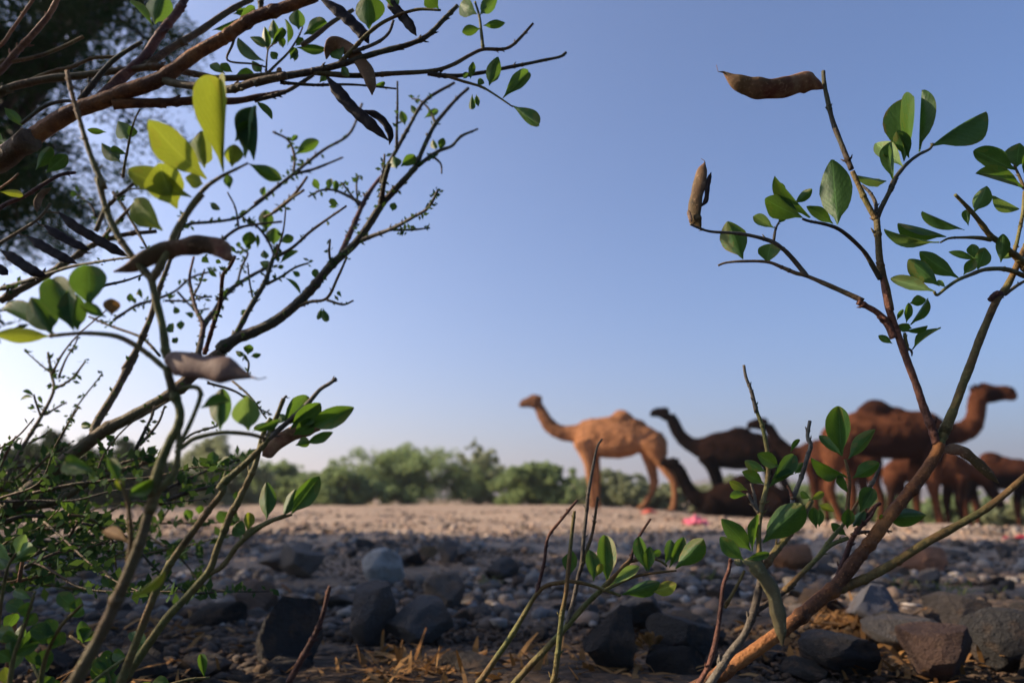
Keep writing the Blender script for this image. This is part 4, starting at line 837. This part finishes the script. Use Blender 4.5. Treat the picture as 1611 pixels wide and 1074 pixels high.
h.branch(Z2, [(960, 378), (1050, 410), (1150, 440), (1220, 480), (1310, 542)], 18, 'st_green', 0.0, 9, nodes=.3, spur=False)
h.branch(Z2, [(1160, 250), (1150, 160), (1140, 80), (1120, 10)], 18, 'st_green', 0.0, 10, nodes=.2, spur=False)
h.branch(Z2, [(430, 325), (500, 250), (580, 170), (680, 100), (820, 50), (945, 52)], 24, 'st_green', -0.03, 14, nodes=.2, spur=False)
h.branch(Z2, [(500, 265), (620, 220), (680, 170), (705, 105)], 22, 'st_grey', 0.0, 14, nodes=1.2)
h.branch(Z2, [(240, 230), (300, 190), (400, 110), (500, 50)], 26, 'st_brown', 0.02, 20)
h.branch(Z2, [(0, 510), (150, 470), (240, 420), (300, 380)], 24, 'st_olive', 0.0, 18, nodes=.8)
h.branch(Z2, [(130, 420), (300, 430), (500, 430), (720, 450)], 18, 'st_olive', 0.03, 9, nodes=.9)
for pts, wd, mt in [
  ([(0, 520), (200, 460), (500, 420), (760, 390), (900, 380), (1150, 430), (1250, 440), (1611, 420)], 50, 'st_brown'),
  ([(0, 400), (100, 290), (200, 180), (280, 80), (335, -30)], 46, 'st_orange'), ([(0, 260), (60, 180), (130, 80), (195, -15)], 26, 'st_orange'),
  ([(0, 355), (60, 350), (200, 320), (340, 270), (472, 208)], 30, 'st_lime'), ([(0, 540), (250, 420), (400, 380), (520, 330), (650, 320)], 28, 'st_lime')]:
    h.branch(Z1, hub(pts[0][1]) + pts, wd, mt, 0.04, wd*.6, nodes=.6, y0=.66)
h.branch(Z1, [(450, 570), (560, 430), (640, 340), (740, 270), (800, 235)], 36, 'st_olive', 0.0, 20, nodes=.7)
h.branch(Z1, [(120, 700), (250, 600), (380, 570), (470, 600)], 22, 'st_olive', 0.0, 18)
h.branch(Z1, [(1465, 85), (1470, 20), (1480, -30)], 32, 'st_brown', 0.0, 28)
h.branch(Z1, [(1340, 140), (1310, 250), (1282, 340), (1420, 360), (1500, 380)], 16, 'st_brown', 0.02, 10)
h.branch(C7, [(530, 530), (600, 460), (690, 370), (760, 260), (790, 190)], 20, 'st_green', 0.0, 10, nodes=.3)
h.branch(C7, [(530, 530), (540, 380), (560, 330), (610, 300)], 16, 'st_green', -0.01, 8, nodes=.3)
h.branch(C6, [(-300, 1000), (0, 760), (150, 690), (280, 610), (400, 540), (512, 520)], 34, 'st_red', 0.03, 22, nodes=.5, y0=.64)
h.branch(C6, [(-200, 800), (0, 630), (70, 580), (125, 528)], 22, 'st_orange', 0.0, 12, nodes=.5, y0=.62)
h.branch(C6, [(-300, 1250), (-100, 1080), (0, 1000), (130, 920), (240, 850), (300, 790), (340, 730)], 24, 'st_brown', 0.03, 16, nodes=1.0, y0=.68)
h.branch(C6, [(830, 560), (840, 480), (860, 380), (880, 280), (910, 170), (945, 95)], 20, 'st_green', -0.01, 10, nodes=.4, y0=.7)
h.branch(C6, [(300, 790), (350, 790), (400, 800)], 12, 'st_brown', 0, 8)
h.branch(C6, [(240, 855), (270, 875), (310, 880)], 12, 'st_brown', 0, 8)
h.branch(C6, [(120, 930), (150, 945), (190, 950)], 12, 'st_brown', 0, 8)
h.leaves(Z1, [((870, 135), (920, -70), 140), ((860, 145), (735, -10), 46)])
h.leaves(C7, [((540, 360), (515, 180), 62), ((602, 305), (580, 128), 76), ((522, 435), (335, 298), 62), ((552, 335), (408, 262), 60), ((682, 320), (682, 128), 42), ((762, 210), (750, 55), 112), ((795, 245), (955, 150), 112),
  ((748, 335), (955, 340), 68), ((738, 325), (792, 268), 50), ((650, 340), (640, 262), 52), ((245, 525), (128, 440), 62), ((295, 510), (208, 450), 62), ((308, 535), (448, 520), 92), ((502, 515), (428, 425), 62), ((148, 215), (322, 128), 52),
  ((340, 135), (462, 38), 62), ((730, 435), (752, 368), 42), ((1255, 205), (1230, -40), 205), ((460, 715), (572, 805), 42), ((1060, 430), (1010, 330), 110), ((560, 330), (640, 210), 60), ((610, 420), (560, 360), 60), ((700, 420), (740, 340), 60), ((600, 520), (640, 480), 40, 'leaf_d'),
  ((1060, 470), (1120, 540), 60), ((300, 100), (420, 60), 50)])
h.leaves(Z2, [((725, 55), (695, -30), 75), ((935, 45), (870, -20), 92), ((1130, 72), (1030, 18), 92), ((1145, 75), (1225, -20), 72), ((1148, 145), (1055, 165), 52), ((1160, 130), (1264, 120), 42), ((1190, 435), (1232, 298), 76), ((1095, 400), (1110, 318), 36),
  ((1258, 502), (1388, 365), 78), ((1308, 535), (1442, 632), 72), ((1105, 478), (1095, 545), 34), ((1125, 478), (1136, 542), 26), ((1130, 435), (1162, 398), 36), ((1060, 400), (1080, 368), 28), ((600, 440), (660, 420), 26), ((330, 420), (380, 350), 40)])
h.leaves(C6, [((30, 85), (135, 182), 62), ((-10, 470), (132, 338), 85, 'leaf_y'), ((80, 440), (235, 225), 90), ((0, 430), (15, 235), 95), ((308, 525), (452, 408), 90), ((240, 505), (348, 350), 82), ((862, 300), (785, 165), 120, 'leaf_s'),
  ((812, 450), (688, 318), 90), ((-10, 650), (148, 672), 52, 'leaf_y'), ((720, 250), (590, 230), 42), ((872, 295), (895, 215), 62), ((860, 400), (760, 380), 60), ((-20, 300), (60, 330), 60)])
h.pod(Z2, [(365, 385), (430, 470), (500, 550), (590, 630), (680, 712)], 62, 'pod_dark', bumps=7)
h.pod(Z2, [(580, 222), (550, 172), (490, 110), (420, 50), (330, -10)], 62, 'pod_dark', bumps=6)
h.pod(Z2, [(680, -10), (700, 30), (745, 75), (790, 130), (822, 182)], 52, 'pod_dark', bumps=6)
h.pod(Z2, [(365, 300), (380, 245), (430, 222), (510, 280), (570, 360), (592, 430), (597, 482)], 70, 'pod_tan', name='dry_husk', flat=.3)
h.pod(Z2, [(365, 250), (395, 215), (410, 185)], 46, 'pod_red', name='dry_bud')
h.pod(Z2, [(540, 560), (610, 580), (660, 620), (690, 680), (685, 735)], 38, 'pod_dark', name='dry_husk', flat=.3)
h.pod(Z3, [(325, 188), (420, 270), (520, 330), (640, 400), (725, 442)], 56, 'pod_dark', bumps=7)
h.pod(Z3, [(245, 263), (330, 320), (420, 370), (505, 405)], 54, 'pod_dark', bumps=6)
h.pod(Z3, [(155, 328), (250, 390), (340, 440), (435, 482)], 54, 'pod_dark', bumps=6)
h.pod(Z3, [(5, 408), (90, 460), (180, 520), (262, 550)], 58, 'pod_dark', bumps=6)
h.pod(Z3, [(-40, 490), (0, 512), (45, 545)], 50, 'pod_dark')
h.pod(C6, [(345, 625), (290, 660), (255, 720), (250, 790)], 44, 'pod_red', name='bud')
h.branch(Z3, [(-80, 430), (-40, 400), (5, 408)], 12, 'st_brown', 0, 8)

# ------------------------------------------------------------------ twiggy shrub behind, left
b = Plant('twiggy_shrub', 'dark many-branched twiggy shrub with tiny leaves leaning over the clearing', 'shrub', 0.86, (-300, 1085), seed=61, y_slope=0.22)
b.branch(Z4, [(-700, 1500), (-420, 1230), (-180, 1030), (-50, 920), (100, 800), (250, 680), (420, 540), (560, 440), (700, 370), (850, 280), (960, 215), (1060, 140)], 92, 'st_brown', 0.0, 66, True, nodes=.2, spur=False, name='stem')
b.branch(Z7, [(0, 1100), (80, 1050), (200, 1000), (330, 920), (420, 850), (510, 750), (620, 630), (750, 510), (830, 400), (900, 290), (980, 200), (1090, 80)], 66, 'st_olive', 0.0, 34, nodes=.35, spur=False)
b.branch(Z4, [(1010, 170), (1140, 60), (1250, -20)], 66, 'st_brown', 0.0, 66, nodes=.2, spur=False)
b.branch(Z2, [(820, 840), (900, 660), (960, 580), (1030, 500), (1085, 448)], 26, 'st_olive', 0.05, 16, nodes=.9)
b.branch(Z4, [(520, 470), (540, 390), (600, 280), (680, 140), (765, -10)], 48, 'st_brown', 0.06, 38, nodes=.3)
b.branch(Z3, [(700, 1080), (790, 930), (850, 780), (900, 620), (950, 480), (1000, 340), (1040, 200)], 40, 'st_brown', 0.05, 18, nodes=.5)
TW = [
 (C5, [(190, 1060), (290, 940), (360, 800), (430, 680), (490, 580), (540, 430), (565, 350)], 44, 20, 'st_olive'),
 (C5, [(540, 440), (660, 370), (770, 270), (880, 190), (1010, 100)], 22, 12, 'st_olive'), (C5, [(490, 610), (590, 560), (680, 500), (768, 470)], 20, 11, 'st_olive'),
 (C5, [(40, 1100), (60, 1000), (90, 870), (150, 790), (210, 700), (290, 620), (400, 550), (500, 500)], 40, 18, 'st_olive'), (C5, [(90, 1060), (150, 860), (190, 730), (210, 550), (250, 500), (287, 425)], 30, 20, 'st_red'),
 (C5, [(60, 980), (80, 880), (40, 780), (10, 680), (-5, 550), (20, 430)], 30, 14, 'st_red'), (C5, [(-60, 240), (0, 215), (150, 200), (310, 175), (400, 110), (540, 0)], 20, 15, 'st_olive'),
 (Z2, [(0, 1035), (100, 960), (200, 880), (350, 760), (480, 680), (548, 525)], 20, 11, 'st_grey'), (C5, [(120, 400), (180, 340), (300, 250), (420, 220), (595, 200)], 24, 12, 'st_olive'),
 (C5, [(340, 180), (440, 240), (510, 340), (545, 430)], 17, 14, 'st_olive'), (C5, [(310, 240), (290, 110), (240, 10)], 15, 8, 'st_olive'), (C5, [(480, 170), (540, 140), (640, 60), (735, -5)], 18, 14, 'st_brown'),
 (Z2, [(100, 1075), (180, 1010), (230, 950), (270, 895)], 20, 11, 'st_brown'), (C5, [(555, 430), (600, 260), (617, 118)], 13, 8, 'st_brown'), (Z7, [(400, 880), (490, 840), (590, 820), (650, 700), (702, 585)], 20, 11, 'st_brown'),
 (Z7, [(590, 830), (680, 855), (738, 833)], 16, 9, 'st_olive'), (Z7, [(612, 625), (602, 560), (606, 488)], 16, 10, 'st_grey'), (Z7, [(770, 500), (900, 450), (990, 410), (1080, 360), (1160, 310), (1212, 215)], 26, 12, 'st_grey'),
 (Z7, [(960, 435), (1070, 435), (1168, 425)], 16, 9, 'st_grey'), (Z7, [(660, 590), (740, 410), (790, 290), (850, 190), (920, 110)], 34, 18, 'st_red'), (Z7, [(890, 300), (910, 170), (940, 60)], 30, 22, 'st_olive'),
 (Z2, [(650, 960), (680, 840), (720, 760), (780, 650), (830, 560), (880, 500), (1015, 420)], 24, 12, 'st_olive'), (Z2, [(720, 770), (725, 600), (725, 412)], 15, 8, 'st_olive'), (Z7, [(790, 290), (700, 240), (620, 210), (550, 215), (482, 248)], 20, 9, 'st_olive'),
 (Z2, [(200, 880), (290, 860), (370, 830), (450, 798)], 18, 9, 'st_grey'), (Z2, [(200, 870), (205, 790), (170, 710), (92, 668)], 14, 9, 'st_green'), (Z2, [(830, 840), (930, 770), (1000, 740), (1050, 690), (1132, 655)], 22, 9, 'st_olive'),
 (Z2, [(920, 630), (890, 560), (840, 510), (798, 500)], 14, 7, 'st_olive'), (Z2, [(900, 790), (945, 830), (950, 880)], 14, 7, 'st_grey'), (Z2, [(860, 1075), (900, 1020), (930, 965)], 14, 8, 'st_grey'),
 (Z2, [(640, 930), (655, 860), (660, 780)], 14, 8, 'st_grey'), (Z7, [(770, 300), (720, 230), (675, 175)], 14, 8, 'st_grey'), (Z7, [(760, 260), (755, 180), (770, 130)], 12, 8, 'st_olive'), (C5, [(210, 700), (200, 620), (190, 530)], 14, 8, 'st_olive'),
 (C5, [(300, 620), (330, 500), (370, 410), (320, 370)], 18, 9, 'st_olive'), (C5, [(400, 690), (380, 580), (370, 470)], 14, 8, 'st_olive'), (C5, [(20, 680), (60, 600), (90, 510)], 14, 9, 'st_olive'), (C5, [(20, 680), (80, 690), (140, 690)], 12, 7, 'st_olive'),
 (Z3, [(0, 690), (200, 580), (380, 470), (520, 380), (700, 320), (880, 300)], 44, 20, 'st_brown'), (Z3, [(0, 625), (150, 580), (400, 500), (640, 460), (800, 440)], 24, 10, 'st_olive'), (Z3, [(560, 610), (700, 580), (800, 545)], 18, 10, 'st_olive'),
 (Z3, [(540, 300), (600, 170), (720, 60), (800, -10)], 26, 14, 'st_brown'), (Z3, [(640, 80), (720, 200), (830, 400)], 20, 12, 'st_brown'), (Z3, [(580, 340), (700, 200), (760, 150)], 22, 14, 'st_brown'), (Z3, [(540, 220), (510, 150), (430, 95)], 14, 9, 'st_olive'),
 (Z3, [(640, 110), (720, 65), (810, 60)], 14, 8, 'st_olive'), (Z3, [(900, 1000), (800, 900), (640, 840), (500, 780)], 18, 10, 'st_olive'), (Z3, [(640, 800), (760, 720), (850, 690), (980, 640), (1080, 560), (1220, 520)], 18, 10, 'st_olive'),
 (Z3, [(930, 690), (1050, 690), (1190, 665)], 14, 8, 'st_olive'), (Z3, [(1000, 640), (1100, 740), (1180, 735)], 14, 8, 'st_olive'),
 (Z4, [(0, 750), (110, 540), (170, 440), (230, 340), (300, 200), (290, 100), (270, -20)], 24, 12, 'st_brown'), (Z4, [(300, 190), (400, 130), (480, 30)], 14, 9, 'st_brown'), (Z4, [(230, 340), (205, 270), (190, 215)], 12, 8, 'st_brown'), (Z4, [(250, 330), (320, 290), (375, 260)], 12, 8, 'st_brown'),
 (Z4, [(160, 490), (220, 460), (295, 410)], 13, 7, 'st_brown'), (Z4, [(100, 740), (230, 600), (310, 530), (360, 420), (445, 285)], 16, 7, 'st_brown'), (Z4, [(310, 545), (400, 485)], 12, 6, 'st_brown'), (Z4, [(300, 100), (230, 50), (150, -20)], 12, 6, 'st_brown'),
 (Z4, [(330, 120), (370, 20), (420, -60), (440, -110)], 12, 7, 'st_brown'), (Z4, [(0, 620), (40, 540), (90, 450)], 16, 9, 'st_red'), (Z4, [(290, 110), (350, -10), (440, -120), (600, -260)], 12, 7, 'st_brown'),
 (Z4, [(0, 900), (120, 850), (300, 820), (400, 770), (520, 700), (700, 640), (860, 590)], 50, 18, 'st_brown'), (Z4, [(560, 660), (700, 600), (820, 570), (870, 560)], 20, 10, 'st_brown'), (Z4, [(770, 520), (850, 350), (870, 280)], 20, 12, 'st_grey'), (Z4, [(790, 500), (890, 380), (930, 280)], 16, 10, 'st_grey'),
 (Z4, [(900, 760), (1060, 690), (1200, 630), (1320, 590), (1405, 568)], 22, 9, 'st_olive'), (Z4, [(900, 830), (1050, 770), (1220, 730)], 26, 16, 'st_olive'), (Z4, [(1020, 480), (1100, 430), (1220, 395)], 16, 9, 'st_olive'), (Z4, [(1170, 150), (1330, 200), (1430, 280), (1530, 330)], 16, 8, 'st_brown'), (Z4, [(1310, 140), (1400, 220), (1500, 350)], 14, 8, 'st_brown'),
 (Z4, [(1390, 110), (1400, 40), (1380, 0)], 14, 9, 'st_olive'),
]
for reg, pts, wa, wb, mt in TW: b.branch(reg, pts, wa*1.05, mt, None, wb*1.15, nodes=1.1)
r = random.Random(5)
for k in range(40):                                  # the tangle of low thin stems
    x0, y0 = r.uniform(-140, 150), r.uniform(765, 920); L_ = r.uniform(120, 360); ang = r.gauss(0.18, 0.28); n_ = 5; pts = [(x0, y0)]
    for j in range(n_):
        ang += r.gauss(0, .22); x, y = pts[-1]; pts.append((x + math.cos(ang)*L_/n_, min(930, y - math.sin(ang)*L_/n_)))
    b.branch(FULL, pts, r.uniform(3.5, 7), r.choice(['st_brown', 'st_olive', 'st_green', 'st_olive']), r.uniform(-.12, .15), 2.0, nodes=1.0, y0=.86 + r.uniform(-.12, .2))
b.leaves(C5, [((485, 265), (490, 122), 95), ((540, 355), (540, 238), 95), ((585, 335), (668, 298), 62), ((362, 375), (380, 265), 85), ((435, 375), (430, 285), 27), ((490, 445), (480, 380), 52), ((572, 475), (705, 398), 38), ((608, 560), (722, 662), 22), ((660, 520), (708, 556), 36), ((812, 575), (810, 508), 46),
 ((300, 405), (252, 362), 27), ((316, 372), (310, 332), 32), ((370, 1065), (382, 998), 62), ((352, 1075), (288, 1038), 36), ((390, 1075), (458, 1060), 36), ((520, 480), (450, 460), 50), ((560, 500), (605, 490), 30), ((200, 470), (165, 450), 30), ((120, 470), (80, 430), 45), ((110, 510), (170, 560), 30), ((140, 90), (195, 130), 40), ((880, 190), (900, 230), 20), ((960, 90), (890, 55), 26), ((960, 100), (900, 105), 20), ((860, 760), (885, 850), 50), ((850, 760), (825, 835), 36), ((980, 690), (955, 660), 26)])
b.leaves(Z2, [((205, 785), (328, 715), 62), ((185, 722), (218, 688), 27), ((40, 995), (52, 942), 32), ((330, 965), (300, 908), 36), ((380, 965), (385, 902), 36), ((410, 985), (412, 918), 32), ((722, 855), (700, 788), 62), ((742, 845), (812, 788), 58), ((765, 635), (745, 565), 42), ((700, 1070), (710, 1030), 40), ((940, 760), (960, 700), 40), ((920, 760), (910, 700), 36), ((820, 580), (800, 540), 30), ((860, 600), (940, 550), 34), ((430, 1040), (380, 1010), 28), ((520, 930), (510, 900), 30)])
b.leaves(Z4, [((540, 400), (450, 385), 42), ((560, 410), (520, 370), 60), ((600, 470), (650, 440), 50), ((1195, 625), (1200, 535), 60), ((1190, 625), (1120, 580), 45), ((1210, 620), (1280, 570), 40), ((1240, 690), (1310, 650), 60), ((450, 880), (345, 820), 50), ((470, 870), (460, 790), 60), ((480, 880), (500, 820), 50), ((800, 640), (760, 680), 60), ((1120, 890), (1130, 840), 80), ((1080, 920), (1050, 860), 50), ((1270, 950), (1240, 870), 70), ((1330, 820), (1350, 760), 60), ((80, 830), (20, 780), 80, 'leaf_y'), ((700, 480), (720, 450), 40), ((640, 510), (620, 470), 50), ((190, 230), (110, 240), 20), ((195, 225), (130, 205), 18), ((240, 270), (215, 230), 20)])
b.leaves(Z3, [((840, 30), (780, 10), 40), ((1180, 140), (1245, 180), 35), ((440, 100), (405, 85), 40), ((970, 900), (1000, 930), 70), ((950, 820), (985, 870), 60), ((1020, 800), (1020, 855), 42), ((1040, 760), (1085, 775), 32), ((980, 720), (1000, 760), 36), ((730, 700), (735, 655), 36), ((790, 660), (775, 630), 26), ((800, 680), (790, 620), 24)])
# tiny leaves too many to pick apart, along the thin twigs
V, Fc, tint = [], [], []
pool = [q_ for q_ in b.pts if q_[0] < 690 and not (430 < q_[0] and q_[1] > 700)]
def tiny(px, py, d, ln):
    p0 = P(px, py, d); k = MPP(p0)*ln; ax = Vector((r.gauss(0, 1), r.gauss(0, .6), r.gauss(0.3, 1))).normalized(); la = ax.cross(Vector((r.gauss(0, .6), -1, r.gauss(0, .6)))).normalized()
    i = len(V)
    V.extend([p0, p0 + ax*k*.5 + la*k*.26, p0 + ax*k, p0 + ax*k*.5 - la*k*.26]); Fc.append((i, i+1, i+2, i+3)); tint.extend([r.random()]*4)
for k in range(950):
    x, y, d = r.choice(pool)
    if x < 0: continue
    for j in range(r.choice([1, 2, 3, 4])): tiny(x + r.uniform(-4, 4), y + r.uniform(-4, 4), d + r.uniform(-.01, .01), r.uniform(5, 12))
low = [q_ for q_ in pool if q_[1] > 700]
for k in range(620):
    x, y, d = r.choice(low)
    for j in range(3): tiny(x + r.uniform(-7, 7), y + r.uniform(-7, 7), d + r.uniform(-.03, .03), r.uniform(9, 24))
me = mesh('tiny_leaves', [b.inv @ v for v in V], Fc); at = me.attributes.new('tint', 'FLOAT', 'POINT'); at.data.foreach_set('value', tint)
M['tiny'] = mat_foliage('tiny_leaves', (0.018, 0.045, 0.016), (0.05, 0.10, 0.03), (0.13, 0.22, 0.03), 0.3)
tag(link('tiny_leaves', me, b.root, M['tiny']), kind='stuff')

# ------------------------------------------------------------------ low leafy growth in the dark corner
z = Plant('leafy_seedling', 'low dark leafy growth at the foot of the slender yellow-leaved sprig', 'plant', 0.52, (40, 1180), seed=71)
for i, pts in enumerate([[(10, 1120), (20, 1040), (40, 980), (55, 930)], [(60, 1120), (70, 1040), (95, 985), (130, 950)], [(-20, 1100), (-5, 1000), (10, 900), (25, 870)], [(120, 1130), (140, 1080), (190, 1040), (230, 1020)], [(90, 1120), (60, 1060), (30, 1010), (0, 990)], [(170, 1130), (175, 1080), (150, 1030), (110, 1000)], [(210, 1130), (240, 1090), (290, 1070), (330, 1065)]]):
    z.branch(FULL, pts, 9, 'st_green', None, 4, True, nodes=.3, spur=False, name='stem', y0=.50 + .02*i)
for k in range(70):
    x, y, d = z.r.choice(z.pts); a_ = z.r.uniform(0, 6.28); ll = z.r.uniform(22, 44)
    z.leaf(FULL, (x, y), (x + math.cos(a_)*ll, y - abs(math.sin(a_))*ll), z.r.uniform(14, 26), z.r.choice(['leaf', 'leaf', 'leaf', 'leaf_s', 'leaf_y']) if k % 5 == 0 else 'leaf')
# ------------------------------------------------------------------ litter, straw, grass
def blades(name, label, spots, mat, n, ln, seed, up=0.5, wid=0.004, catg='litter'):
    r = random.Random(seed); V, Fc, tint = [], [], []
    for (px, py, spread, k) in spots:
        c0 = ground_at(px, py); mp = MPP(c0)
        for i in range(int(n*k)):
            b0 = Vector((c0.x + r.gauss(0, spread*mp), c0.y + r.gauss(0, spread*mp*1.3), 0)); b0.z = g(b0.x, b0.y) - 0.012 + abs(r.gauss(0, .006))
            d = Vector((r.gauss(0, 1), r.gauss(0, 1), abs(r.gauss(0, up)))).normalized(); l_ = ln*r.uniform(.4, 1.3); s_ = d.cross(Vector((r.gauss(0, .3), r.gauss(0, .3), 1))).normalized()*wid*r.uniform(.6, 1.5)
            m_ = b0 + d*l_*.5 + Vector((0, 0, r.uniform(0, .15)*l_)); e = b0 + d*l_; j = len(V)
            V.extend([b0 - s_, b0 + s_, m_ + s_*.9, m_ - s_*.9, e + s_*.2, e - s_*.2]); Fc += [(j, j+1, j+2, j+3), (j+3, j+2, j+4, j+5)]; tint += [r.random()]*6
    me = mesh(name, V, Fc); at = me.attributes.new('tint', 'FLOAT', 'POINT'); at.data.foreach_set('value', tint)
    tag(link(name, me, None, M[mat]), label, catg, kind='stuff')
blades('straw', 'orange-brown dry straw and wood chips on the near dark soil', [(700, 1062, 60, 1.3), (620, 1050, 60, 1), (860, 1050, 50, 1), (930, 1062, 50, .7), (1030, 1050, 60, .5), (480, 950, 14, .3), (1330, 980, 26, 1.6), (1360, 965, 20, 1), (1480, 1010, 60, .6), (1250, 1010, 50, .6), (260, 1060, 120, .6), (250, 990, 80, .6), (1560, 1000, 60, .5), (1430, 1050, 60, .6)], 'dry', 130, 0.038, 3, 0.3, 0.0035)
blades('grass_patch', 'small green and yellow grass patches between the stones', [(770, 912, 12, .8), (1490, 925, 40, 1.2), (1440, 915, 26, .6), (1110, 905, 22, .5)], 'grass', 60, 0.022, 4, 0.6, 0.002, 'grass')
blades('grass_verge', 'dry yellow grass at the far edge of the clearing', [(780, 789, 26, 1), (1000, 797, 60, 1), (1560, 822, 36, 3), (1600, 826, 20, 2), (1350, 815, 60, 1)], 'dry', 60, 0.22, 5, 1.5, 0.012, 'grass')

def crumple(name, label, px, py, w, h, colr, seed, catg):
    t = NT(name); n = t.noise(20, 4); m = t.done(t.bsdf(t.mix(n, colr, tuple(q*.6 for q in colr)), 0.5, 0.4))
    c0 = ground_at(px, py); k = MPP(c0); bm = bmesh.new(); bmesh.ops.create_grid(bm, x_segments=16, y_segments=16, size=1)
    for v in bm.verts:
        x, y = v.co.x, v.co.y; rad = 1 - 0.25*mnoise.noise(Vector((x, y, seed)))
        hh = 1.0 - (x*x + y*y)*.5
        v.co = Vector((x*rad*w*k/2, y*rad*w*k/2, max(0, hh)*h*k*(.55 + .8*mnoise.noise(Vector((x*2.3, y*2.3, seed*3)))) ))
    me = bpy.data.meshes.new(name); bm.to_mesh(me); bm.free(); o = link(name, me, None, m, True); o.location = (c0.x, c0.y, c0.z - 0.02); tag(o, label, catg)
    md = o.modifiers.new('thick', 'SOLIDIFY'); md.thickness = 0.004; return o
crumple('plastic_bag', 'crumpled pink plastic litter in front of the sitting camel', 1095, 822, 34, 18, (0.75, 0.16, 0.22), 2, 'litter')
crumple('plastic_bag', 'flat orange-red litter scrap beside the tan camel hind feet', 1022, 806, 26, 10, (0.62, 0.13, 0.07), 5, 'litter')
crumple('cloth_rag', 'dark red rag on the sand before the dark-bellied camel', 1600, 848, 44, 14, (0.32, 0.02, 0.04), 8, 'rag')
crumple('paper_scrap', 'small white scrap at the foot of the far bushes', 604, 790, 14, 10, (0.8, 0.78, 0.74), 9, 'litter')

# dry flower head and broken sticks
fh = ground_at(1025, 1040); root = empty('dried_flower_head', fh); tag(root, 'small dried yellow-brown flower head lying among the dark stones', 'flower')
r = random.Random(9)
for k in range(26):
    th, ph = r.uniform(0, 6.28), r.uniform(0.1, 1.5); d = Vector((math.cos(th)*math.cos(ph), math.sin(th)*math.cos(ph), math.sin(ph))); rad = 0.016
    pl = link('petal', leaf_me('leaf_d', k % 6), root); la = d.cross(Vector((.3, .2, 1))).normalized(); nn = la.cross(d)
    m_ = Matrix((d*0.016, la*0.011, nn*0.016)).transposed().to_4x4(); m_.translation = Vector((0, 0, .014)) + d*0.010; pl.matrix_local = m_
def stick(label, pts, y, w, mat):
    p_ = Plant('dry_stick', label, 'stick', y, (pts[0][0], 1000)); p_.branch(FULL, pts, w, mat, 0.0, w*.6, True, nodes=.8, name='shaft')
stick('broken reddish dry stick poking up beside the pyramid-shaped stone', [(455, 1074), (478, 1030), (503, 980), (517, 930), (520, 922)], 0.95, 11, 'st_red')
stick('thin orange dry stalk with curled tip by brown mound stone', [(470, 960), (468, 945), (455, 928), (444, 919)], 1.9, 5, 'st_orange')
stick('thin upright brown dry stalk among the low dark leaves', [(25, 955), (32, 905), (38, 870)], 0.75, 8, 'st_orange')

# ------------------------------------------------------------------ air
hz = bpy.data.meshes.new('haze'); bm = bmesh.new(); bmesh.ops.create_cube(bm, size=1); bm.to_mesh(hz); bm.free()
ho = link('haze', hz); ho.location = (0, 1500, 37); ho.scale = (14000, 3060, 130); tag(ho, kind='stuff')
t = NT('haze_air'); v = t.n('ShaderNodeVolumePrincipled'); v.inputs['Color'].default_value = (0.95, 0.925, 0.92, 1); v.inputs['Density'].default_value = HAZE; v.inputs['Anisotropy'].default_value = 0.45
t.l(v.outputs[0], t.out.inputs['Volume']); hz.materials.append(t.m)
